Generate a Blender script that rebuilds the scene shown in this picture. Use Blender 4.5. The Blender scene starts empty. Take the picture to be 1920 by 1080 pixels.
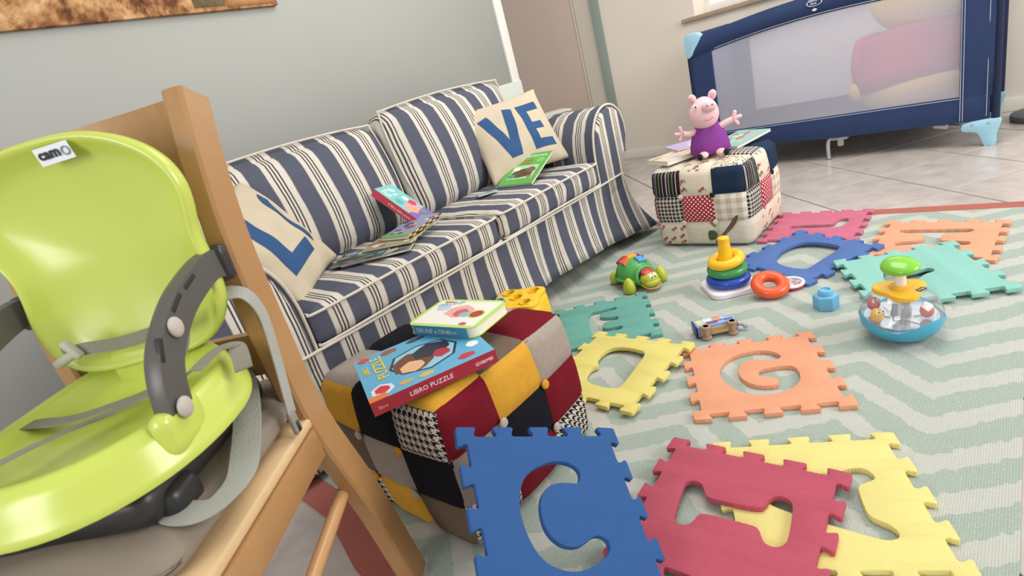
import bpy, bmesh, math, random
from math import sin, cos, pi, radians, sqrt
from mathutils import Vector, Matrix, Euler
random.seed(5)
SCN = bpy.context.scene
COL = SCN.collection

# ------------------------------------------------------------ camera
cam_d = bpy.data.cameras.new('camera'); cam = bpy.data.objects.new('camera', cam_d); COL.objects.link(cam)
cam_d.sensor_width = 36.0; cam_d.lens = 36.0 * 1031.17 / 1920.0
cam_d.clip_start = 0.02
PT, RL, YW, CH = 0.34970, -0.27408, radians(45.6), 0.8793
_cp, _sp, _cr, _sr = cos(PT), sin(PT), cos(RL), sin(RL)
_r = Vector((1, 0, 0)); _u = Vector((0, _sp, _cp)); _f = Vector((0, _cp, -_sp))
_Z = Matrix.Rotation(YW, 3, 'Z')
cx = _Z @ (_r * _cr + _u * _sr); cy = _Z @ (_u * _cr - _r * _sr); cz = _Z @ (-_f)
cam.matrix_world = Matrix(((cx.x, cy.x, cz.x, 0), (cx.y, cy.y, cz.y, 0), (cx.z, cy.z, cz.z, CH), (0, 0, 0, 1)))
SCN.camera = cam
cam_d.dof.use_dof = True; cam_d.dof.focus_distance = 2.0; cam_d.dof.aperture_fstop = 7.0

# ------------------------------------------------------------ light
W = bpy.data.worlds.new('world'); SCN.world = W; W.use_nodes = True
bg = W.node_tree.nodes['Background']; bg.inputs[0].default_value = (1.0, 0.985, 0.96, 1); bg.inputs[1].default_value = 0.72
def area(name, loc, target, size, energy, col=(1, 1, 1)):
    l = bpy.data.lights.new(name, 'AREA'); l.shape = 'RECTANGLE'; l.size = size[0]; l.size_y = size[1]; l.energy = energy; l.color = col
    o = bpy.data.objects.new(name, l); COL.objects.link(o); o.location = loc
    o.rotation_euler = (Vector(target) - Vector(loc)).to_track_quat('-Z', 'Y').to_euler(); return o
area('window_daylight', (2.9, 2.6, 2.2), (-1.2, 2.6, 0.4), (2.0, 1.8), 118, (1.0, 0.98, 0.96))
area('window_behind', (-0.35, -2.3, 1.55), (-1.0, 1.0, 0.7), (1.1, 1.3), 35, (1.0, 1.0, 1.0))
area('overhead_fill', (-0.6, 2.2, 2.65), (-0.6, 2.4, 0), (1.6, 1.6), 42, (1.0, 0.97, 0.92))  # soft fill light added overhead, stands for no known lamp
SCN.view_settings.view_transform = 'Standard'; SCN.view_settings.look = 'None'
SCN.view_settings.exposure = 0.0; SCN.view_settings.gamma = 1.0; SCN.view_settings.use_curve_mapping = False

# ------------------------------------------------------------ helpers
def s2l(c): return c / 12.92 if c <= 0.04045 else ((c + 0.055) / 1.055) ** 2.4
def rgb(h):
    if isinstance(h, str):
        h = h.lstrip('#'); h = tuple(int(h[i:i + 2], 16) for i in (0, 2, 4))
    return tuple(s2l(x / 255.0) for x in h) + (1.0,)
class NT:
    def __init__(s, name):
        s.m = bpy.data.materials.new(name); s.m.use_nodes = True; s.t = s.m.node_tree; s.b = s.t.nodes['Principled BSDF']
    def n(s, ty, **kw):
        x = s.t.nodes.new(ty)
        for k, v in kw.items(): setattr(x, k, v)
        return x
    def l(s, a, b): s.t.links.new(a, b)
    def put(s, a, inp):
        if isinstance(a, (int, float)): inp.default_value = a
        else: s.l(a, inp)
    def math(s, op, a, b=0.0, c=None):
        x = s.n('ShaderNodeMath', operation=op); s.put(a, x.inputs[0]); s.put(b, x.inputs[1])
        if c is not None: s.put(c, x.inputs[2])
        return x.outputs[0]
    def coord(s, kind='Object'):
        tc = s.n('ShaderNodeTexCoord'); sp = s.n('ShaderNodeSeparateXYZ'); s.l(tc.outputs[kind], sp.inputs[0])
        return tc.outputs[kind], sp.outputs
    def noise(s, vec, scale, detail=3, rough=0.5):
        x = s.n('ShaderNodeTexNoise'); x.inputs['Scale'].default_value = scale; x.inputs['Detail'].default_value = detail; x.inputs['Roughness'].default_value = rough
        if vec is not None: s.l(vec, x.inputs['Vector'])
        return x.outputs['Fac']
    def ramp(s, f, stops, const=False):
        r = s.n('ShaderNodeValToRGB'); r.color_ramp.interpolation = 'CONSTANT' if const else 'LINEAR'
        e = r.color_ramp.elements
        while len(e) > 1: e.remove(e[-1])
        e[0].position = stops[0][0]; e[0].color = rgb(stops[0][1])
        for p, c in stops[1:]:
            q = e.new(p); q.color = rgb(c)
        s.l(f, r.inputs[0]); return r.outputs[0]
    def mix(s, f, a, b, mode='MIX'):
        x = s.n('ShaderNodeMix', data_type='RGBA', blend_type=mode)
        s.put(f, x.inputs[0])
        for v, i in ((a, 6), (b, 7)):
            if isinstance(v, (str, tuple)): x.inputs[i].default_value = rgb(v)
            else: s.l(v, x.inputs[i])
        return x.outputs[2]
    def bump(s, h, strength=0.3, dist=0.01):
        x = s.n('ShaderNodeBump'); x.inputs['Strength'].default_value = strength; x.inputs['Distance'].default_value = dist
        s.l(h, x.inputs['Height']); s.l(x.outputs[0], s.b.inputs['Normal'])
    def col(s, c):
        if isinstance(c, (str, tuple)): s.b.inputs['Base Color'].default_value = rgb(c)
        else: s.l(c, s.b.inputs['Base Color'])
    def surf(s, rough=0.5, spec=0.5, **kw):
        s.b.inputs['Roughness'].default_value = rough; s.b.inputs['Specular IOR Level'].default_value = spec
        for k, v in kw.items(): s.b.inputs[k].default_value = v
        return s.m
_pc = {}
def plain(c, rough=0.5, spec=0.5, nz=0.06, scale=30, bump=0.0, bscale=200, **kw):
    key = (c, rough, spec, nz, scale, bump, bscale, str(kw))
    if key in _pc: return _pc[key]
    t = NT('finish'); v, _ = t.coord()
    base = rgb(c)
    f = t.noise(v, scale, 2)
    if nz:
        x = t.n('ShaderNodeHueSaturation'); x.inputs['Color'].default_value = base
        t.l(t.math('MULTIPLY_ADD', f, nz * 2, 1 - nz), x.inputs['Value']); t.l(x.outputs[0], t.b.inputs['Base Color'])
    else: t.col(c)
    if bump: t.bump(t.noise(v, bscale, 2), bump, 0.004)
    _pc[key] = t.surf(rough, spec); [setattr(t.b.inputs[k], 'default_value', v) for k, v in kw.items()]; return _pc[key]
def plastic(c, rough=0.25): return plain(c, rough, 0.5, 0.02, 15)
def fabric(c, nz=0.08, bs=500): return plain(c, 0.9, 0.15, nz, 60, 0.35, bs)
def paper(c): return plain(c, 0.35, 0.4, 0.03, 20)

def link(name, me, mats, parent=None, smooth=True, loc=None):
    o = bpy.data.objects.new(name, me); COL.objects.link(o)
    if mats is not None:
        for m in (mats if isinstance(mats, (list, tuple)) else [mats]): me.materials.append(m)
    if smooth is True: me.polygons.foreach_set('use_smooth', [True] * len(me.polygons))
    if parent: o.parent = parent
    if loc is not None: o.location = loc
    me.update(); return o
def mesh(bm, sharp=None):
    bmesh.ops.recalc_face_normals(bm, faces=bm.faces)
    if sharp is not None:
        for e in bm.edges:
            if len(e.link_faces) == 2 and e.calc_face_angle(0) > radians(sharp): e.smooth = False
    me = bpy.data.meshes.new('m'); bm.to_mesh(me); bm.free(); return me
def thing(name, label, cat, loc=(0, 0, 0), rotz=0.0, group=None):
    o = bpy.data.objects.new(name, None); COL.objects.link(o); o.empty_display_size = 0.05
    o.location = loc; o.rotation_euler = (0, 0, rotz); o['label'] = label; o['category'] = cat
    if group: o['group'] = group
    return o
def tag(o, label, cat, group=None):
    o['label'] = label; o['category'] = cat
    if group: o['group'] = group
    return o
def struct(o): o['kind'] = 'structure'; return o
def box_bm(bm, c, s, bev=0.0, M=None, seg=2):
    r = bmesh.ops.create_cube(bm, size=1.0)
    vs = r['verts']
    for v in vs: v.co = Vector((v.co.x * s[0] + c[0], v.co.y * s[1] + c[1], v.co.z * s[2] + c[2]))
    if bev > 0:
        es = list({e for v in vs for e in v.link_edges})
        rr = bmesh.ops.bevel(bm, geom=es, offset=bev, segments=seg, profile=0.5, affect='EDGES')
        vs = list({v for f in rr['faces'] for v in f.verts} | {v for v in vs if v.is_valid})
    if M is not None:
        for v in vs:
            if v.is_valid: v.co = M @ v.co
    return vs
def box(name, c, s, mat, parent=None, bev=0.003, M=None):
    bm = bmesh.new(); box_bm(bm, c, s, bev, M); return link(name, mesh(bm, 35), mat, parent)
def beam(name, a, b, w, h, mat, parent=None, bev=0.004, up=(0, 0, 1)):
    a = Vector(a); b = Vector(b); d = b - a; L = d.length; d.normalize(); upv = Vector(up)
    x = upv.cross(d)
    if x.length < 1e-4: x = Vector((1, 0, 0))
    x.normalize(); y = d.cross(x)
    M = Matrix(((x.x, y.x, d.x, 0), (x.y, y.y, d.y, 0), (x.z, y.z, d.z, 0), (0, 0, 0, 1))); M.translation = (a + b) / 2
    bm = bmesh.new(); box_bm(bm, (0, 0, 0), (w, h, L), bev, M); return link(name, mesh(bm, 35), mat, parent)
def smooth_path(pts, n=6):
    P = [Vector(p) for p in pts]; out = []
    for i in range(len(P) - 1):
        p0 = P[max(i - 1, 0)]; p1 = P[i]; p2 = P[i + 1]; p3 = P[min(i + 2, len(P) - 1)]
        for k in range(n):
            t = k / n
            out.append(0.5 * ((2 * p1) + (p2 - p0) * t + (2 * p0 - 5 * p1 + 4 * p2 - p3) * t * t + (3 * p1 - p0 - 3 * p2 + p3) * t ** 3))
    out.append(P[-1]); return out
def sweep_bm(bm, pts, prof, up=(0, 0, 1), closed=False, scale=None):
    """sweep a closed 2D profile along points"""
    n = len(pts); rings = []; upv = Vector(up); px = None
    for i, p in enumerate(pts):
        a = pts[(i - 1) % n] if (closed or i > 0) else pts[i]; b = pts[(i + 1) % n] if (closed or i < n - 1) else pts[i]
        d = (Vector(b) - Vector(a)).normalized()
        x = upv.cross(d)
        if x.length < 1e-3: x = px or Vector((1, 0, 0)).cross(d)
        x.normalize()
        if px is not None and x.dot(px) < 0 and not closed: x = -x
        px = x.copy()
        y = d.cross(x); k = scale[i] if scale else 1.0
        rings.append([bm.verts.new(Vector(p) + x * (q[0] * k) + y * (q[1] * k)) for q in prof])
    m = len(prof)
    for i in range(n if closed else n - 1):
        r0 = rings[i]; r1 = rings[(i + 1) % n]
        for j in range(m): bm.faces.new((r0[j], r0[(j + 1) % m], r1[(j + 1) % m], r1[j]))
    if not closed: bm.faces.new(rings[0][::-1]); bm.faces.new(rings[-1])
def circ(r, n=10, ry=None): return [(r * cos(2 * pi * k / n), (ry or r) * sin(2 * pi * k / n)) for k in range(n)]
def tube(name, pts, r, mat, parent=None, n=10, sm=0, closed=False, up=(0, 0, 1), scale=None):
    if sm: pts = smooth_path(pts, sm)
    bm = bmesh.new(); sweep_bm(bm, pts, circ(r, n), up, closed, scale); return link(name, mesh(bm, 50), mat, parent)
def ribbon(name, pts, w, t, mat, parent=None, sm=6, up=(0, 0, 1)):
    if sm: pts = smooth_path(pts, sm)
    bm = bmesh.new(); sweep_bm(bm, pts, [(-w / 2, -t / 2), (w / 2, -t / 2), (w / 2, t / 2), (-w / 2, t / 2)], up); return link(name, mesh(bm, 40), mat, parent)
def lathe_bm(bm, prof, n=32, M=None, wob=None):
    rings = []
    for r, z in prof:
        ring = []
        for k in range(n):
            a = 2 * pi * k / n; dz = wob(a, r, z) if wob else 0
            v = Vector((r * cos(a), r * sin(a), z + dz))
            ring.append(bm.verts.new(M @ v if M is not None else v))
        rings.append(ring)
    for i in range(len(rings) - 1):
        for k in range(n): bm.faces.new((rings[i][k], rings[i][(k + 1) % n], rings[i + 1][(k + 1) % n], rings[i + 1][k]))
    if prof[0][0] > 1e-6: bm.faces.new(rings[0][::-1])
    if prof[-1][0] > 1e-6: bm.faces.new(rings[-1])
    bmesh.ops.remove_doubles(bm, verts=bm.verts, dist=1e-6)
def lathe(name, prof, mat, parent=None, n=32, M=None, wob=None, sharp=40):
    bm = bmesh.new(); lathe_bm(bm, prof, n, M, wob); return link(name, mesh(bm, sharp), mat, parent)
def torus_bm(bm, R, r, M=None, n=36, m=14, sq=1.0):
    rings = []
    for i in range(n):
        a = 2 * pi * i / n
        ring = []
        for j in range(m):
            b = 2 * pi * j / m; v = Vector(((R + r * cos(b)) * cos(a), (R + r * cos(b)) * sin(a), r * sq * sin(b)))
            ring.append(bm.verts.new(M @ v if M is not None else v))
        rings.append(ring)
    for i in range(n):
        for j in range(m): bm.faces.new((rings[i][j], rings[(i + 1) % n][j], rings[(i + 1) % n][(j + 1) % m], rings[i][(j + 1) % m]))
def torus(name, R, r, mat, parent=None, M=None, sq=1.0, n=36, m=14):
    bm = bmesh.new(); torus_bm(bm, R, r, M, n, m, sq); return link(name, mesh(bm), mat, parent)
def ball(name, c, r, mat, parent=None, n=20, fn=None, M=None):
    bm = bmesh.new(); bmesh.ops.create_uvsphere(bm, u_segments=n, v_segments=max(8, n * 2 // 3), radius=1.0)
    rr = (r, r, r) if isinstance(r, (int, float)) else r
    for v in bm.verts:
        if fn: v.co = fn(v.co)
        q = Vector((v.co.x * rr[0], v.co.y * rr[1], v.co.z * rr[2]))
        v.co = (M @ q if M is not None else q) + Vector(c)
    return link(name, mesh(bm), mat, parent)
def rbox_bm(bm, size, r, seg=10, puff=(0, 0, 0), M=None, fn=None):
    """rounded, slightly puffed box built from a subdivided cube"""
    h = [s / 2 for s in size]
    tmp = {}
    def put(p):
        k = (round(p[0], 5), round(p[1], 5), round(p[2], 5))
        if k in tmp: return tmp[k]
        q = [max(-1, min(1, x)) for x in p]
        u = Vector((q[0] * h[0], q[1] * h[1], q[2] * h[2]))
        inner = Vector([max(-(h[i] - r), min(h[i] - r, u[i])) for i in range(3)])
        d = u - inner
        if d.length > 1e-9:
            m = max(abs(d[i]) for i in range(3)); d = d.normalized() * m
        w = inner + d
        w.x += (1 if q[0] > 0 else -1 if q[0] < 0 else 0) * abs(q[0]) * puff[0] * (1 - q[1] ** 2) * (1 - q[2] ** 2)
        w.y += (1 if q[1] > 0 else -1 if q[1] < 0 else 0) * abs(q[1]) * puff[1] * (1 - q[0] ** 2) * (1 - q[2] ** 2)
        w.z += (1 if q[2] > 0 else -1 if q[2] < 0 else 0) * abs(q[2]) * puff[2] * (1 - q[0] ** 2) * (1 - q[1] ** 2)
        if fn: w = fn(w, q)
        tmp[k] = bm.verts.new(M @ w if M is not None else w); return tmp[k]
    def g(i):   # denser near the edges
        t = -1 + 2 * i / seg; return sin(t * pi / 2) * 0.55 + t * 0.45
    for ax in range(3):
        for s in (-1, 1):
            for i in range(seg):
                for j in range(seg):
                    q = []
                    for (a, b) in ((g(i), g(j)), (g(i + 1), g(j)), (g(i + 1), g(j + 1)), (g(i), g(j + 1))):
                        p = [0, 0, 0]; p[ax] = s; p[(ax + 1) % 3] = a; p[(ax + 2) % 3] = b; q.append(put(p))
                    if s < 0: q.reverse()
                    if len(set(q)) > 2: bm.faces.new(q)
def rbox(name, c, size, r, mat, parent=None, seg=10, puff=(0, 0, 0), rot=(0, 0, 0), fn=None):
    bm = bmesh.new(); M = Matrix.Translation(c) @ Euler(rot).to_matrix().to_4x4()
    rbox_bm(bm, size, r, seg, puff, M, fn); return link(name, mesh(bm), mat, parent)
def shape_me(polys, thick, bev=0.0, res=2):
    """solid plate from closed outlines (first outside, rest holes), z from 0 to thick"""
    cu = bpy.data.curves.new('c', 'CURVE'); cu.dimensions = '2D'; cu.fill_mode = 'BOTH'; cu.extrude = max(thick / 2 - bev, 0); cu.bevel_depth = bev; cu.bevel_resolution = 1 if bev else 0
    for P in polys:
        s = cu.splines.new('POLY'); s.points.add(len(P) - 1); s.use_cyclic_u = True
        for i, p in enumerate(P): s.points[i].co = (p[0], p[1], 0, 1)
    o = bpy.data.objects.new('c', cu); COL.objects.link(o)
    dg = bpy.context.evaluated_depsgraph_get(); me = bpy.data.meshes.new_from_object(o.evaluated_get(dg))
    bpy.data.objects.remove(o); bpy.data.curves.remove(cu)
    me.transform(Matrix.Translation((0, 0, thick / 2))); return me
def plate(name, polys, thick, mat, parent=None, M=None, bev=0.0):
    me = shape_me(polys, thick, bev); me.materials.clear()
    bm = bmesh.new(); bm.from_mesh(me); bmesh.ops.remove_doubles(bm, verts=bm.verts, dist=1e-6)
    if M is not None: bmesh.ops.transform(bm, matrix=M, verts=bm.verts)
    bpy.data.meshes.remove(me); return link(name, mesh(bm, 30), mat, parent)
def chaikin(P, n=2):
    for _ in range(n):
        Q = []
        for i in range(len(P)):
            a = P[i]; b = P[(i + 1) % len(P)]
            Q += [(a[0] * .75 + b[0] * .25, a[1] * .75 + b[1] * .25), (a[0] * .25 + b[0] * .75, a[1] * .25 + b[1] * .75)]
        P = Q
    return P
def text_me(s, size, thick=0.0004, bold=0.0, sx=1.0, align='LEFT', space=1.0):
    cu = bpy.data.curves.new('t', 'FONT'); cu.body = s; cu.size = size; cu.extrude = thick; cu.offset = bold; cu.align_x = align; cu.resolution_u = 2; cu.space_character = space
    o = bpy.data.objects.new('t', cu); COL.objects.link(o)
    dg = bpy.context.evaluated_depsgraph_get(); me = bpy.data.meshes.new_from_object(o.evaluated_get(dg))
    bpy.data.objects.remove(o); bpy.data.curves.remove(cu); me.materials.clear()
    if sx != 1.0: me.transform(Matrix.Diagonal((sx, 1, 1, 1)))
    return me
def text(name, s, size, mat, parent, M, **kw):
    me = text_me(s, size, **kw); me.transform(M); o = link(name, me, mat, parent, smooth=False); return o
def TR(x=0, y=0, z=0, rx=0, ry=0, rz=0): return Matrix.Translation((x, y, z)) @ Euler((rx, ry, rz)).to_matrix().to_4x4()
def axesM(o, x, y, z):
    x = Vector(x); y = Vector(y); z = Vector(z)
    return Matrix(((x.x, y.x, z.x, o[0]), (x.y, y.y, z.y, o[1]), (x.z, y.z, z.z, o[2]), (0, 0, 0, 1)))

# ------------------------------------------------------------ structure
def m_wall(c, nz=0.02):
    return plain(c, 0.85, 0.2, nz, 3, 0.08, 60)
def m_tile():
    t = NT('glazed_tile'); v, xyz = t.coord(); oi = t.n('ShaderNodeObjectInfo')
    mp = t.n('ShaderNodeVectorMath', operation='ADD'); t.l(v, mp.inputs[0]); t.l(oi.outputs['Location'], mp.inputs[1])
    f = t.noise(mp.outputs[0], 9, 6, 0.62)
    c = t.ramp(f, [(0.3, 'aea49c'), (0.5, 'bab1aa'), (0.72, 'c4bcb6')])
    x = t.n('ShaderNodeHueSaturation'); t.l(c, x.inputs['Color']); t.l(t.math('MULTIPLY_ADD', oi.outputs['Random'], 0.08, 0.95), x.inputs['Value']); t.col(x.outputs[0])
    t.bump(f, 0.05, 0.01); return t.surf(0.22, 0.5)
FZ = -0.006
bm = bmesh.new(); box_bm(bm, (-1.6, 1.9, FZ - 0.03), (7.4, 6.4, 0.05)); floor = struct(link('floor', mesh(bm), plain('332b26', 0.9, 0.1), smooth=False))
TS = 0.40896; mt = m_tile(); c45 = cos(pi / 4)
bm = bmesh.new(); box_bm(bm, (0, 0, -0.003), (TS - 0.0065, TS - 0.0065, 0.006), 0.0012, None, 1); tile_me = mesh(bm, 30); tile_me.materials.append(mt)
for i in range(-14, 15):
    for j in range(-14, 15):
        x = -0.792 + TS * ((i + .5) * c45 + (j + .5) * c45); y = 3.41 + TS * (-(i + .5) * c45 + (j + .5) * c45)
        if not (-4.6 < x < 1.6 and -0.7 < y < 4.3): continue
        if -1.9 < x < -0.4 and 0.8 < y < 2.2: continue
        o = bpy.data.objects.new('tile', tile_me); COL.objects.link(o); o.parent = floor; o.location = (x, y, FZ); o.rotation_euler = (0, 0, pi / 4)

YB, XW = 4.26, -2.35
sage = m_wall('acaea9'); cream = m_wall('ddd3c6')
box_s = lambda n, c, s, m, b=0.0: struct(box(n, c, s, m, None, b))
box_s('wall_left', (XW - 0.06, 0.72, 1.3), (0.12, 4.12, 2.62), sage)
# back wall with a window opening (x -1.78..-0.35, z above 0.955)
wb = bmesh.new()
box_bm(wb, (-0.27, YB + 0.15, 0.475), (4.68, 0.30, 0.96)); box_bm(wb, (-2.195, YB + 0.15, 1.78), (0.83, 0.30, 1.65)); box_bm(wb, (0.86, YB + 0.15, 1.78), (2.42, 0.30, 1.65))
box_bm(wb, (-1.065, YB + 0.15, 2.38), (1.43, 0.30, 0.45))
struct(link('wall_back', mesh(wb), cream, smooth=False))
win = struct(link('window_1', mesh((lambda b: (box_bm(b, (-1.065, YB + 0.27, 1.555), (1.43, 0.02, 1.2)), b)[1])(bmesh.new())), plain('dfe3e2', 0.15, 0.5, 0.0, 10, **{'Emission Color': (1, 1, 1, 1), 'Emission Strength': 1.1}), smooth=False))
box('window_sill', (-1.12, YB + 0.085, 0.945), (1.50, 0.23, 0.028), plain('a8937a', 0.5, 0.3, 0.1, 12), win, 0.003)
for x in (-1.765, -0.365): box('window_frame', (x, YB + 0.235, 1.555), (0.05, 0.05, 1.19), plain('eceae4', 0.4), win)
box('window_frame', (-1.065, YB + 0.235, 0.985), (1.35, 0.05, 0.05), plain('eceae4', 0.4), win)
box_s('baseboard_back', (-0.24, YB - 0.007, 0.032), (4.6, 0.014, 0.075), m_wall('e0d8cc'), 0.003)
box_s('trim_1', (XW - 0.055, 2.818, 1.3), (0.13, 0.072, 2.62), plain('dcdad2', 0.6), 0.003)
box_s('trim_2', (-2.572, YB - 0.004, 1.33), (0.085, 0.012, 2.52), m_wall('8f9a90'), 0.002)
box_s('trim_3', (XW + 0.012, 2.60, 0.43), (0.02, 0.50, 0.87), m_wall('c9cfc6'), 0.004)
# cream door standing beside the end of the back wall
dr = struct(box('door_1', (-3.42, YB + 0.075, 1.1), (1.24, 0.05, 2.2), m_wall('c4b3a6'), None, 0.004))
struct(box('trim_4', (-2.705, YB + 0.07, 1.3), (0.18, 0.06, 2.62), m_wall('d2c8ba'), None, 0.006))
box('door_edge', (-2.806, YB + 0.047, 1.1), (0.012, 0.012, 2.2), plain('d8cfbe', 0.6), dr, 0.002)
box_s('wall_passage', (-3.6, YB + 0.17, 1.3), (2.2, 0.12, 2.62), m_wall('bfb2a6'))

# canvas print
t = NT('canvas_print'); v, xyz = t.coord()
f = t.noise(v, 14, 8, 0.72); f2 = t.noise(v, 55, 5, 0.7)
mus = t.n('ShaderNodeTexVoronoi'); mus.inputs['Scale'].default_value = 11; t.l(v, mus.inputs['Vector'])
g = t.math('ADD', t.math('MULTIPLY', f, 0.55), t.math('ADD', t.math('MULTIPLY', f2, 0.35), t.math('MULTIPLY', mus.outputs['Distance'], 0.22)))
t.col(t.ramp(g, [(0.36, '3a1d10'), (0.46, '6d3f22'), (0.54, '9a6a3e'), (0.62, 'c09060'), (0.72, 'd8b684')]))
pic = box('canvas_picture', (0, 0, 0), (0.022, 0.965, 0.62), t.surf(0.6, 0.3), None, 0.002)
pic.location = (XW + 0.013, 0.925, 1.722)
tag(pic, 'unframed canvas picture of brown carved wood above the sofa', 'picture')
bk = plain('2b3a22', 0.6, 0.3, 0.5, 30)
box('printed_bark', (0.0118, 0.2, -0.17), (0.001, 0.12, 0.25), plain('8b7a5e', 0.7, 0.3, 0.6, 120), pic, 0)
box('printed_log', (0.0118, 0.37, -0.285), (0.001, 0.20, 0.035), plain('b98457', 0.7, 0.3, 0.25, 40), pic, 0)
box('printed_panel', (0.0125, 0.345, -0.19), (0.001, 0.21, 0.14), bk, pic, 0)
for k in range(3): box('printed_line', (0.0134, 0.32, -0.16 - 0.03 * k), (0.0006, 0.12, 0.004), plain('9aa05a', 0.6), pic, 0)

# ------------------------------------------------------------ rug
XR = 0.03
def yfar(x): return 2.624 + 0.056 * x
def ynear(x):
    pts = [(-2.1, 0.44), (-1.45, 0.385), (-1.24, 0.375), (-1.03, 0.315), (-0.5, 0.26), (0.05, 0.22)]
    for a, b in zip(pts, pts[1:]):
        if a[0] <= x <= b[0]: return a[1] + (b[1] - a[1]) * (x - a[0]) / (b[0] - a[0])
    return pts[0][1] if x < pts[0][0] else pts[-1][1]
t = NT('chevron_rug'); v, xyz = t.coord()
nv = t.noise(v, 5, 3); nf = t.noise(v, 240, 2); nm = t.noise(v, 45, 3)
xx = t.math('ADD', xyz[0], t.math('MULTIPLY_ADD', nv, 0.04, -0.02))
tri = t.math('PINGPONG', t.math('ADD', xx, 0.118 + 0.157 * 20), 0.157)
yy = t.math('ADD', xyz[1], t.math('MULTIPLY_ADD', nm, 0.034, -0.017))
vv = t.math('SUBTRACT', yy, t.math('MULTIPLY', tri, 0.80))
fr = t.math('FRACT', t.math('DIVIDE', t.math('ADD', vv, 20 * 0.1308 - 1.282), 0.1308))
cm = t.math('LESS_THAN', fr, 0.45)
bc = t.mix(cm, '9eaaa0', 'bcbcb4')
sp = t.math('GREATER_THAN', nf, 0.60)
bc2 = t.mix(t.math('MULTIPLY', sp, 0.35), bc, 'd0d1c9')
bc3 = t.mix(t.math('MULTIPLY', nm, 0.28), bc2, '93a39a')
t.col(bc3)
w1 = t.n('ShaderNodeTexWave', wave_type='BANDS', bands_direction='X'); w1.inputs['Scale'].default_value = 75; w1.inputs['Distortion'].default_value = 1.0; t.l(v, w1.inputs['Vector'])
w2 = t.n('ShaderNodeTexWave', wave_type='BANDS', bands_direction='Y'); w2.inputs['Scale'].default_value = 75; w2.inputs['Distortion'].default_value = 1.0; t.l(v, w2.inputs['Vector'])
t.bump(t.math('MULTIPLY', w1.outputs['Fac'], w2.outputs['Fac']), 0.35, 0.004)
m_rug = t.surf(0.95, 0.1)
rug = thing('chevron_rug', 'mint and white zigzag woven rug with red end bands under the toys', 'rug', (0, 0, 0))
def sheet(name, fa, fb, mat, x0, x1, z0, z1, n=40):
    bm = bmesh.new(); rows = []
    for i in range(n + 1):
        x = x0 + (x1 - x0) * i / n
        rows.append([bm.verts.new((x, y, z)) for (y, z) in ((fa(x), z0), (fb(x), z0), (fb(x), z1), (fa(x), z1))])
    for a, b in zip(rows, rows[1:]):
        for k in range(4): bm.faces.new((a[k], a[(k + 1) % 4], b[(k + 1) % 4], b[k]))
    bm.faces.new(rows[0][::-1]); bm.faces.new(rows[-1]); return link(name, mesh(bm), mat, rug, smooth=False)
sheet('field', lambda x: ynear(x) + 0.072, lambda x: yfar(x) - 0.062, m_rug, -2.1, XR, -0.0055, 0.0)
m_red = plain('a6645a', 0.95, 0.1, 0.16, 160, 0.4, 260)
sheet('border_band', ynear, lambda x: ynear(x) + 0.072, m_red, -2.1, XR, -0.0055, 0.0008)
sheet('border_band', lambda x: yfar(x) - 0.062, yfar, m_red, -2.1, XR, -0.0055, 0.0008)

# ------------------------------------------------------------ sofa
def stripes(axis, period=0.118, phase=0.0, wr=0.012, nscale=3.0, bump=0.25):
    t = NT('striped_ticking'); v, xyz = t.coord(); n = t.noise(v, nscale, 2)
    s = t.math('ADD', xyz[axis], t.math('MULTIPLY_ADD', n, wr * 2, -wr))
    fr = t.math('FRACT', t.math('DIVIDE', t.math('ADD', s, period * 30 + phase), period))
    nv_, cr_, bk_ = '3a4258', 'cfc8bd', '202027'
    col = t.ramp(fr, [(0.0, nv_), (0.42, 'a9a49c'), (0.44, cr_), (0.56, bk_), (0.598, cr_), (0.65, bk_), (0.688, cr_), (0.74, bk_), (0.778, cr_), (0.94, 'a9a49c'), (0.96, nv_)], True)
    wv = t.noise(v, 420, 2)
    t.col(t.mix(t.math('MULTIPLY', wv, 0.22), col, 'b8b2aa', 'MIX'))
    h = t.math('ADD', t.math('MULTIPLY', t.noise(v, 9, 3), 1.0), t.math('MULTIPLY', wv, 0.05)); t.bump(h, bump, 0.03)
    return t.surf(0.92, 0.12)
SX, SY, SXr = stripes(0, 0.126), stripes(1, 0.126), stripes(1, 0.126, 0.03, 0.02, 7.0, 0.5)
SB = stripes(1, 0.136, 0.02, 0.012, 3.0, 0.3)
pip = fabric('cfc8bb')
sofa = thing('sofa', 'two-seat sofa in navy and cream striped slipcover against the grey-green wall', 'sofa', (-1.85, 1.365, FZ))
SO = Matrix.Translation((1.85, -1.365, -FZ))   # world -> sofa local
def sb(name, c, size, r, mat, seg=8, puff=(0, 0, 0), rot=(0, 0, 0), fn=None):
    return rbox(name, (c[0] + 1.85, c[1] - 1.365, c[2] - FZ), size, r, mat, sofa, seg, puff, rot, fn)
sb('back_frame', (-2.215, 1.365, 0.43), (0.18, 1.90, 0.76), 0.07, SY, 10)
sb('seat_base', (-1.78, 1.365, 0.24), (0.70, 1.60, 0.20), 0.02, SY, 6)
def armprof(c, s):
    P = [(0.165, 0.13), (0.165, 0.42), (0.160, 0.50)]
    for a in range(165, -61, -15): P.append((-cos(radians(a)) * 0.125 * -1 * -1 if False else -0.125 * cos(radians(a)), 0.548 + 0.117 * sin(radians(a))))
    P = [(0.165, 0.13), (0.168, 0.40), (0.163, 0.49), (0.143, 0.565), (0.105, 0.622), (0.055, 0.655), (0.0, 0.665), (-0.055, 0.655), (-0.10, 0.622), (-0.125, 0.57), (-0.125, 0.51), (-0.10, 0.455), (-0.05, 0.415), (-0.022, 0.37), (-0.015, 0.30), (-0.015, 0.13)]
    return [(c + s * p[0], p[1]) for p in P]
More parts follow.
